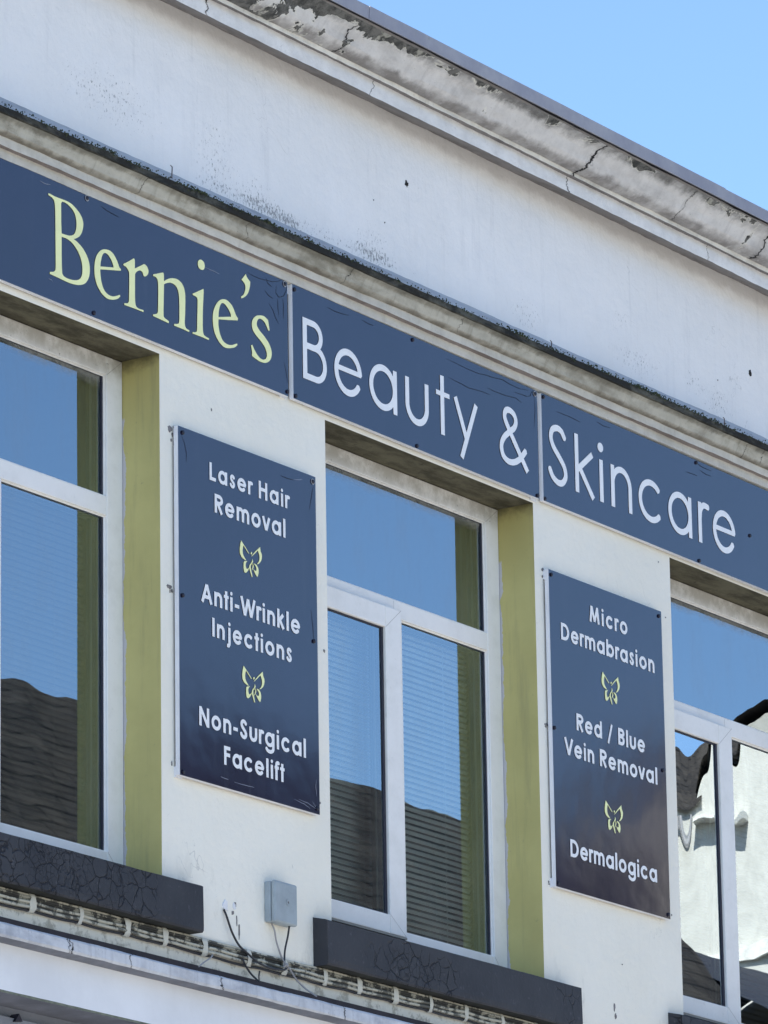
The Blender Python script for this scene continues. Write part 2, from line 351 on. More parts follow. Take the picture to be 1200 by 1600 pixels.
def tag(o, label=None, cat=None, group=None, kind=None):
    for k, v in (('label', label), ('category', cat), ('group', group), ('kind', kind)):
        if v: o[k] = v
    return o
def empty(name, loc, label=None, cat=None, group=None):
    o = bpy.data.objects.new(name, None); COL.objects.link(o); o.location = loc; return tag(o, label, cat, group)
def bevel(o, w, seg=2):
    b = o.modifiers.new('bevel', 'BEVEL'); b.width = w; b.segments = seg; b.limit_method = 'ANGLE'; return o
def nz(x, s=0, f=1.0): return noise.noise(Vector((x * f, s * 7.31, s * 1.7)))
def sweep(prof, mis, x0, x1, step=.03, amp=None, seed=1, smooth_from=None):
    """profile of (y, z) swept along x with a little hand-made unevenness; mis = material per segment"""
    mb = MB(); n = int(round((x1 - x0) / step)) + 1; k = len(prof)
    for i in range(n):
        x = x0 + (x1 - x0) * i / (n - 1)
        for j, (y, z) in enumerate(prof):
            a = amp[j] if amp else .0012
            dy = a * (nz(x, seed + j * .13, 3.1) + .6 * nz(x, seed + j + 5, 14)); dz = a * (nz(x, seed + j * .13 + 9, 2.7) + .6 * nz(x, seed + j + 15, 17))
            mb.v.append((x, y + dy, z + dz))
    for i in range(n - 1):
        for j in range(k - 1):
            mb.f.append((i * k + j, (i + 1) * k + j, (i + 1) * k + j + 1, i * k + j + 1)); mb.mi.append(mis[j])
    # closed ends
    mb.f.append(tuple(range(k))[::-1]); mb.mi.append(mis[0]); mb.f.append(tuple((n - 1) * k + j for j in range(k))); mb.mi.append(mis[0])
    return mb
def contours(txt): return [[int(v) for v in q.split()] for q in txt.split('|')]
def flat_shape(name, txt, sc, depth, mat):
    """flat cut-vinyl shape in the x-z plane, with real thickness, from outline numbers"""
    cu = bpy.data.curves.new(name, 'CURVE'); cu.dimensions = '2D'; cu.fill_mode = 'BOTH'; cu.extrude = depth / 2
    for q in contours(txt):
        sp = cu.splines.new('POLY'); n = len(q) // 2; sp.points.add(n - 1)
        for i in range(n): sp.points[i].co = (q[2 * i] * sc, q[2 * i + 1] * sc, 0, 1)
        sp.use_cyclic_u = True
    o = bpy.data.objects.new('tmp', cu); COL.objects.link(o)
    dg = bpy.context.evaluated_depsgraph_get(); me = bpy.data.meshes.new_from_object(o.evaluated_get(dg))
    bpy.data.objects.remove(o); me.transform(Matrix.Rotation(math.pi / 2, 4, 'X')); me.name = name
    me.materials.clear(); me.materials.append(mat); return me
# ---- lettering outlines (0.1 mm, measured from each letter's lower left corner) ----
WORDS = {
 'Beauty': [
  ('B', 500, 78960, '0 6 0 2536 8 2540 752 2540 824 2535 888 2525 976 2500 1040 2474 1104 2439 1168 2394 1224 2344 1274 2288 1318 2224 1351 2160 1376 2096 1395 2024 1405 1944 1404 1872 1394 1792 1377 1728 1345 1648 1315 1592 1280 1541 1228 1480 1232 1472 1344 1409 1408 1359 1472 1297 1528 1228 1572 1160 1616 1072 1644 992 1662 912 1674 808 1674 728 1665 640 1645 552 1617 472 1576 387 1528 312 1472 243 1408 181 1339 128 1264 83 1184 47 1104 22 1016 6 928 0 8 0|291 264 920 261 984 265 1040 276 1137 312 1192 344 1240 381 1315 464 1370 560 1394 624 1406 680 1413 744 1407 856 1376 968 1344 1032 1280 1120 1232 1166 1144 1225 1088 1250 984 1275 920 1279 296 1279 290 1272|291 1544 792 1543 888 1565 932 1584 1000 1626 1042 1664 1092 1728 1113 1768 1139 1848 1144 1928 1130 2008 1111 2056 1067 2128 1032 2166 968 2216 920 2241 840 2268 744 2279 296 2279 290 2272'),
  ('e', 2720, 78960, '976 0 880 6 784 22 688 47 600 80 516 120 432 172 360 226 288 291 224 362 165 440 117 520 75 608 43 696 19 792 6 880 0 976 4 1072 17 1168 41 1264 71 1352 112 1439 159 1520 216 1599 280 1671 350 1736 424 1793 504 1843 592 1887 680 1920 776 1947 864 1962 968 1970 1056 1968 1152 1957 1248 1936 1336 1908 1424 1870 1508 1824 1584 1773 1658 1712 1728 1642 1788 1568 1841 1488 1884 1408 1921 1320 1950 1224 1969 1128 1978 1048 1952 1041 1915 1000 1909 968 1904 965 280 964 279 912 289 848 328 719 361 648 436 536 532 440 640 367 712 331 840 291 912 280 1048 277 1184 302 1304 348 1376 388 1480 468 1530 520 1616 634 1640 623 1680 630 1728 623 1760 607 1793 576 1811 544 1821 504 1841 488 1840 480 1792 408 1735 336 1672 271 1592 203 1520 153 1433 104 1352 68 1264 39 1160 15 1072 3|302 1176 1672 1175 1675 1184 1636 1288 1569 1400 1520 1461 1419 1552 1304 1623 1176 1670 1040 1693 968 1694 840 1679 760 1657 640 1604 530 1528 472 1473 388 1368 328 1251'),
  ('a', 5231, 78963, '928 0 864 5 768 23 664 52 560 94 465 145 376 206 304 267 237 337 168 425 113 513 68 609 33 713 12 809 2 897 0 1009 11 1113 34 1217 67 1313 117 1417 166 1497 232 1582 303 1657 384 1724 472 1783 560 1830 656 1870 760 1900 872 1919 968 1927 1056 1925 1176 1911 1280 1886 1384 1850 1472 1808 1560 1756 1648 1689 1736 1604 1740 1865 2016 1867 2018 9 1741 9 1736 319 1648 235 1568 174 1472 116 1376 71 1280 38 1176 13 1072 0|972 273 1048 274 1128 284 1200 301 1272 326 1344 359 1408 398 1474 449 1525 497 1573 553 1616 615 1651 681 1677 745 1698 817 1710 889 1714 961 1710 1033 1698 1105 1675 1185 1648 1249 1614 1313 1575 1369 1528 1425 1472 1478 1408 1526 1344 1565 1280 1595 1200 1623 1128 1640 1048 1650 976 1652 896 1645 824 1632 752 1611 680 1582 616 1549 544 1500 488 1452 439 1401 392 1339 356 1281 322 1209 300 1145 284 1073 275 1001 275 929 283 857 299 785 323 713 353 649 392 584 440 522 487 473 552 418 608 380 680 342 752 313 824 292 896 279'),
  ('u', 7871, 78901, '764 5 628 32 548 59 428 116 324 187 260 243 173 341 101 453 67 525 24 653 1 797 0 1925 4 1929 268 1929 279 1925 281 813 287 765 308 679 346 589 396 511 454 445 500 405 572 357 652 319 708 300 796 283 884 280 940 284 1028 302 1110 333 1164 362 1236 412 1300 473 1336 517 1382 589 1420 680 1441 765 1447 813 1449 1925 1460 1929 1724 1929 1729 1917 1726 789 1702 645 1661 525 1631 461 1555 341 1468 244 1404 187 1292 112 1172 55 1036 16 900 0'),
  ('t', 10170, 78950, '337 0 332 7 332 1655 321 1660 1 1661 0 1855 9 1860 332 1863 332 2543 337 2550 345 2550 601 2550 608 2543 608 1863 1017 1859 1020 1663 617 1660 608 1655 608 7 601 0'),
  ('y', 11515, 78248, '648 0 419 106 790 914 0 2522 232 2638 928 1220 1584 2630 1592 2634 1818 2530 1820 2522 656 4'),
  ('ampersand', 15004, 78742, '2069 0 1669 436 1550 353 1429 279 1301 214 1230 185 1101 142 965 110 885 98 757 89 677 91 557 107 437 141 367 169 261 228 205 271 156 321 115 377 83 433 51 505 16 625 4 697 0 769 4 833 18 905 39 969 68 1033 129 1137 176 1201 261 1300 379 1409 630 1593 484 1769 389 1900 350 1969 325 2025 301 2113 295 2177 299 2241 311 2297 333 2357 360 2409 413 2481 461 2527 501 2555 605 2601 717 2625 837 2629 989 2605 1102 2569 1213 2514 1260 2481 1301 2442 1370 2353 1420 2249 1446 2137 1448 2081 1442 2025 1408 1921 1349 1817 1252 1697 1165 1622 1029 1537 1685 812 1693 814 1949 1078 1973 1063 2013 1062 2045 1052 2076 1033 2098 1009 2117 969 2122 913 2138 897 2134 889 1870 617 1870 609 2263 177|646 361 749 354 861 362 973 383 1085 414 1189 455 1293 507 1405 575 1488 633 805 1387 595 1241 497 1161 449 1113 381 1033 325 951 286 873 268 801 268 729 285 641 319 553 357 494 405 451 477 410 565 378|849 1745 853 1741 861 1745 1005 1833 1037 1858 1085 1907 1132 1969 1167 2033 1182 2081 1179 2129 1160 2185 1125 2241 1093 2274 1044 2305 965 2336 877 2358 805 2365 717 2357 645 2331 605 2297 583 2265 566 2225 560 2185 563 2153 589 2083 647 1993'),
 ],
 'Skincare': [
  ('S', 18821, 78775, '843 0 731 9 603 38 438 104 323 171 235 241 183 296 112 392 0 560 2 616 10 648 27 682 57 712 91 731 131 740 171 736 211 720 219 724 388 480 419 445 475 401 557 352 651 312 731 288 843 276 963 287 1003 298 1059 324 1120 368 1179 429 1228 496 1248 536 1263 616 1255 696 1216 808 1166 888 1083 976 983 1064 755 1256 475 1469 371 1568 283 1680 218 1784 163 1904 142 1976 132 2032 129 2096 132 2152 145 2224 177 2320 205 2376 240 2432 280 2480 323 2521 379 2562 435 2595 539 2643 603 2665 707 2689 835 2699 955 2689 1067 2664 1179 2619 1243 2578 1329 2496 1482 2304 1477 2296 1484 2264 1483 2232 1467 2184 1434 2144 1387 2120 1339 2114 1283 2130 1275 2125 1123 2314 1083 2353 1051 2375 987 2401 915 2417 835 2424 755 2418 643 2388 564 2352 503 2312 465 2272 429 2208 407 2128 406 2064 421 2000 453 1928 483 1876 539 1796 606 1720 699 1642 931 1467 1163 1272 1275 1173 1379 1063 1429 992 1489 872 1526 744 1538 616 1534 552 1522 488 1500 424 1472 368 1394 256 1300 160 1195 84 1091 38 971 9'),
  ('k', 21005, 78732, '1352 0 352 1085 344 1088 304 1061 296 1072 290 1060 290 124 280 118 8 118 0 123 0 2716 290 2716 290 1404 296 1389 1344 2166 1501 1956 1503 1948 566 1252 1554 180 1360 1'),
  ('i', 22901, 78850, '104 6 104 1888 392 1890 394 8 392 1 384 0 112 0|200 2232 152 2242 112 2259 80 2280 47 2312 25 2344 7 2384 0 2424 2 2472 13 2512 34 2552 61 2584 96 2611 136 2632 184 2646 224 2650 272 2646 312 2636 355 2616 388 2592 418 2560 438 2528 453 2488 459 2448 456 2408 445 2368 429 2336 404 2304 368 2273 328 2250 288 2237 248 2231'),
  ('n', 23945, 78850, '0 6 0 1888 288 1890 290 1728 296 1718 376 1783 440 1823 552 1877 624 1903 768 1932 896 1937 968 1931 1096 1905 1184 1875 1296 1820 1408 1741 1512 1639 1556 1584 1621 1480 1679 1344 1712 1208 1723 1072 1720 1 1448 2 1446 1112 1429 1216 1403 1296 1381 1344 1354 1392 1300 1464 1235 1528 1192 1560 1112 1606 1032 1637 976 1651 888 1662 800 1659 744 1649 656 1623 576 1584 504 1535 460 1496 400 1427 352 1350 312 1256 290 1160 290 8 288 1 280 0 8 0'),
  ('c', 26241, 78830, '1063 0 911 8 831 21 663 68 583 101 503 141 377 224 310 280 247 344 193 408 114 528 75 608 44 688 22 768 7 848 0 992 6 1080 19 1160 41 1240 70 1320 136 1448 183 1519 239 1587 298 1648 363 1704 487 1789 567 1832 647 1866 727 1893 871 1926 967 1937 1055 1940 1223 1927 1383 1890 1471 1858 1619 1784 1692 1736 1808 1640 1795 1624 1801 1584 1797 1552 1785 1520 1768 1496 1719 1460 1679 1449 1639 1450 1623 1437 1527 1517 1415 1582 1311 1624 1247 1642 1119 1662 1047 1665 927 1656 863 1645 751 1611 679 1580 575 1519 487 1448 408 1360 347 1264 304 1160 279 1048 275 984 281 880 308 768 351 669 411 576 455 524 543 444 647 376 759 326 871 294 943 282 1063 275 1135 280 1263 302 1375 340 1431 366 1540 432 1631 511 1647 500 1687 502 1727 492 1759 474 1783 450 1808 400 1813 368 1808 328 1821 312 1710 216 1631 163 1487 88 1327 35 1167 6'),
  ('a', 28761, 78820, '904 5 768 26 664 56 560 99 466 150 376 212 304 273 238 342 169 430 114 518 69 614 33 718 12 814 0 926 0 1022 11 1118 33 1222 69 1326 114 1422 168 1509 230 1590 304 1667 384 1735 472 1794 560 1841 664 1884 760 1912 872 1932 992 1939 1080 1937 1176 1925 1288 1899 1384 1865 1488 1816 1582 1758 1656 1701 1728 1635 1730 1886 1736 1890 2008 1888 2009 22 1731 22 1728 304 1655 238 1570 174 1480 119 1384 75 1288 41 1176 15 1072 3 976 0|950 278 1056 277 1136 288 1208 305 1280 330 1352 363 1416 402 1474 446 1536 503 1582 558 1626 622 1660 686 1688 755 1707 822 1720 902 1724 974 1719 1046 1707 1118 1686 1190 1660 1254 1624 1322 1583 1382 1536 1437 1480 1490 1422 1534 1344 1581 1280 1610 1208 1635 1136 1652 1056 1663 976 1664 904 1659 824 1644 752 1623 680 1594 616 1560 544 1510 488 1462 440 1412 392 1350 354 1286 324 1222 299 1150 283 1078 275 1006 275 934 283 862 299 790 321 726 358 646 393 590 442 526 496 470 552 423 614 382 680 346 752 317 824 296'),
  ('r', 31349, 78840, '1 1 0 1869 281 1870 283 1821 289 1810 337 1845 393 1876 449 1898 521 1915 649 1917 920 1885 921 1877 953 1850 975 1821 992 1765 991 1733 981 1701 962 1669 937 1645 905 1628 897 1616 625 1648 561 1647 529 1640 481 1616 433 1576 390 1525 353 1461 337 1421 318 1341 284 1093 283 5 273 0'),
  ('e', 32620, 78800, '976 0 880 6 784 22 688 47 600 79 515 120 432 171 360 224 288 289 223 360 168 435 116 520 77 600 42 696 20 784 5 880 0 976 4 1072 17 1160 40 1256 71 1344 112 1432 159 1512 216 1591 280 1663 351 1728 424 1784 504 1834 592 1877 680 1911 776 1937 864 1952 968 1960 1056 1958 1152 1947 1248 1926 1336 1898 1424 1861 1506 1816 1584 1764 1657 1704 1728 1634 1788 1560 1841 1480 1884 1400 1921 1312 1951 1216 1969 1128 1978 1040 1952 1034 1912 992 1910 960 1904 955 277 952 289 840 329 712 360 648 435 536 528 443 592 395 712 331 840 291 912 280 1048 277 1184 302 1304 347 1376 387 1480 467 1532 520 1616 632 1640 620 1680 628 1728 621 1768 599 1797 568 1813 536 1824 497 1841 480 1800 416 1736 336 1672 269 1600 208 1528 157 1432 103 1344 65 1256 36 1152 14 1072 3|302 1168 1677 1168 1637 1280 1570 1392 1520 1453 1424 1540 1360 1583 1240 1640 1104 1676 968 1684 840 1669 760 1647 640 1594 528 1517 472 1465 388 1360 328 1245'),
 ],
 'Bernies': [
  ('B', -16224, 78934, '0 3180 91 3191 132 3191 312 3171 459 3166 1079 3187 1261 3179 1353 3169 1444 3151 1539 3124 1727 3047 1886 2963 1954 2919 2014 2871 2065 2820 2107 2764 2140 2704 2164 2641 2178 2575 2180 2506 2171 2432 2154 2358 2131 2288 2102 2220 2067 2155 2026 2093 1976 2035 1915 1982 1842 1933 1709 1855 1664 1832 1563 1799 1714 1769 1851 1723 2025 1652 2109 1606 2190 1551 2271 1486 2346 1418 2410 1348 2462 1277 2504 1204 2538 1128 2563 1050 2579 968 2585 882 2584 796 2576 716 2561 641 2538 569 2510 500 2475 437 2434 377 2386 322 2333 271 2273 225 2208 184 2136 148 2057 116 1882 64 1784 44 1574 15 1341 2 1110 0 713 23 108 42 108 126 272 164 355 197 410 237 444 289 453 315 463 418 466 627 442 2416 436 2592 417 2819 403 2894 383 2956 358 3003 328 3032 251 3068 200 3085 20 3118|793 2992 837 3060 860 3077 890 3088 926 3095 1012 3098 1121 3089 1182 3079 1311 3041 1451 2980 1511 2945 1562 2909 1606 2871 1644 2828 1677 2779 1706 2723 1729 2661 1747 2595 1757 2526 1760 2452 1756 2372 1746 2294 1730 2223 1709 2160 1683 2101 1650 2048 1610 2001 1562 1961 1506 1928 1444 1899 1377 1876 1298 1858 1045 1830 826 1822 800 2269|826 1688 1036 1702 1111 1700 1276 1682 1361 1665 1443 1641 1521 1607 1599 1565 1673 1517 1807 1415 1869 1358 1925 1298 1975 1234 2018 1163 2055 1086 2086 1008 2108 931 2122 856 2128 781 2121 640 2110 576 2094 516 2071 460 2040 409 2002 362 1956 321 1902 284 1840 252 1768 224 1598 181 1408 154 1198 144 1110 147 1040 155 982 168 936 188 898 218 873 253 860 294 838 552 826 1016'),
  ('e', -13348, 78927, '1681 1386 1681 1330 373 1045 367 946 372 897 396 743 414 656 438 576 502 435 542 372 586 318 634 273 687 237 745 207 808 185 879 170 957 162 1036 160 1112 165 1183 178 1320 223 1442 272 1601 354 1642 301 1509 186 1451 150 1376 116 1200 52 1111 30 942 3 858 0 773 7 687 25 601 53 516 89 437 132 362 183 291 242 225 308 168 380 120 458 79 543 46 632 22 722 7 814 0 909 2 1005 9 1099 23 1193 44 1287 71 1378 105 1462 148 1538 199 1609 254 1672 358 1772 409 1809 460 1839 560 1887 658 1916 777 1938 917 1951 984 1947 1047 1936 1107 1917 1165 1892 1221 1861 1276 1824 1328 1780 1424 1680 1468 1621 1546 1492 1580 1444 1609 1417|373 1160 394 1314 407 1372 451 1518 479 1593 510 1653 543 1696 579 1729 617 1752 659 1768 703 1779 750 1782 799 1777 848 1763 899 1739 953 1705 1051 1625 1092 1582 1161 1488 1201 1416 1219 1338'),
  ('r', -11502, 78954, '0 1615 364 1825 659 2013 698 2001 715 1988 728 1954 732 1890 725 1620 1316 1951 1347 1957 1384 1957 1463 1937 1498 1920 1530 1895 1559 1864 1601 1797 1610 1765 1613 1733 1610 1700 1600 1668 1556 1597 1495 1534 1462 1510 1388 1474 1357 1468 1332 1471 1311 1484 1275 1519 1242 1593 1220 1612 1144 1634 1097 1637 1048 1631 997 1613 941 1586 842 1522 808 1493 738 1401 731 598 734 427 742 304 762 210 775 175 792 146 819 122 855 105 898 94 1004 84 1066 84 1278 98 1278 26 695 18 53 0 53 68 209 103 251 118 283 137 307 157 326 181 349 239 369 838 374 1264 369 1354 360 1390 268 1488 231 1515 191 1536 147 1550 0 1568'),
  ('n', -9600, 78924, '14 1726 642 1964 675 1959 691 1951 703 1923 709 1867 715 1628 896 1750 1034 1820 1189 1878 1355 1917 1444 1930 1532 1936 1617 1932 1701 1918 1783 1894 1860 1862 1925 1822 1977 1772 2018 1712 2051 1646 2077 1576 2095 1506 2106 1435 2112 1252 2111 1122 2091 677 2063 369 2063 292 2071 229 2085 181 2107 143 2139 112 2186 90 2370 61 2354 0 1868 15 1367 13 1368 79 1551 119 1599 137 1663 175 1684 203 1700 248 1712 310 1719 478 1719 868 1710 1150 1689 1333 1673 1403 1651 1467 1623 1523 1590 1570 1550 1609 1499 1641 1433 1665 1355 1682 1272 1690 1191 1690 1111 1677 1029 1654 832 1578 714 1510 673 463 673 319 677 240 684 204 700 188 733 170 789 147 1023 101 1007 17 0 55 1 121 143 160 251 213 278 237 299 272 312 312 317 357 337 838 345 1179 340 1399 332 1482 317 1549 295 1597 266 1627 196 1659 155 1669 13 1669'),
  ('i', -7014, 78920, '19 1620 347 1790 716 1989 726 1981 737 1983 745 1965 746 1902 691 1220 673 837 667 499 679 298 692 231 710 177 732 140 759 122 887 92 1083 70 1067 4 521 11 0 0 1 57 154 89 228 121 254 136 274 163 290 215 300 296 311 647 338 1139 343 1368 343 1436 334 1486 305 1526 251 1552 177 1562 18 1572|574 3148 620 3149 669 3142 715 3128 753 3109 783 3082 806 3049 822 3012 830 2975 830 2936 823 2895 809 2855 789 2821 762 2794 727 2772 688 2756 647 2746 601 2743 550 2747 501 2757 460 2774 429 2799 404 2831 386 2868 376 2905 375 2943 381 2985 395 3024 417 3059 447 3089 487 3116 530 3136'),
  ('e', -5669, 78885, '1695 1417 1678 1326 1074 1189 378 1047 368 864 374 798 411 642 439 562 472 488 512 420 558 354 610 296 666 250 728 217 796 194 867 181 941 174 1016 174 1094 180 1174 194 1257 214 1344 244 1616 365 1647 311 1514 202 1454 167 1376 133 1190 70 1097 45 919 8 830 0 741 6 651 27 560 61 471 105 389 157 312 217 239 287 173 364 118 447 76 540 44 642 21 747 6 849 0 948 2 1046 14 1143 35 1238 66 1331 108 1424 157 1512 212 1594 274 1669 343 1740 416 1803 491 1856 569 1899 650 1932 731 1955 808 1971 880 1977 949 1975 1017 1964 1085 1945 1155 1918 1227 1882 1296 1839 1360 1789 1415 1727 1554 1526 1593 1488|379 1134 401 1339 414 1406 457 1540 483 1603 512 1656 542 1698 574 1732 608 1758 648 1776 692 1787 740 1789 791 1784 845 1769 903 1742 1027 1663 1125 1582 1196 1501 1220 1466 1233 1436 1234 1364'),
  ('apostrophe', -3744, 81185, '335 1085 384 1000 413 970 459 937 635 834 619 684 608 633 572 524 524 418 470 326 402 242 304 157 199 84 153 57 23 0 0 66 125 147 161 180 193 218 222 260 267 352 302 456 312 509 311 557 297 598 273 636 243 670 209 700 171 723 35 775 172 908'),
  ('s', -3095, 78897, '1187 1853 1285 1441 1204 1421 1099 1562 1062 1603 986 1677 946 1708 903 1733 855 1752 803 1767 702 1779 658 1777 577 1757 541 1739 508 1715 479 1685 454 1652 434 1615 408 1530 406 1485 415 1441 439 1402 473 1364 519 1326 573 1288 642 1249 892 1126 1060 1025 1141 971 1211 915 1270 856 1321 794 1362 731 1392 669 1410 609 1417 548 1415 489 1404 430 1386 372 1360 314 1325 258 1279 206 1221 158 1151 112 1074 72 994 40 908 19 815 7 632 0 547 4 312 42 57 100 77 203 75 248 63 307 0 518 80 562 193 429 237 385 351 287 413 240 475 202 535 173 597 151 657 135 714 126 769 124 821 129 870 140 916 156 957 178 996 205 1029 237 1054 272 1072 311 1084 354 1088 400 1082 448 1066 499 1042 553 1009 608 965 660 908 711 841 761 687 857 599 903 409 991 328 1034 211 1116 166 1157 131 1201 105 1250 89 1301 80 1353 78 1405 82 1457 92 1510 110 1563 138 1613 178 1663 228 1713 341 1800 397 1831 455 1856 517 1876 660 1913 827 1941 907 1942 980 1930'),
 ],
}
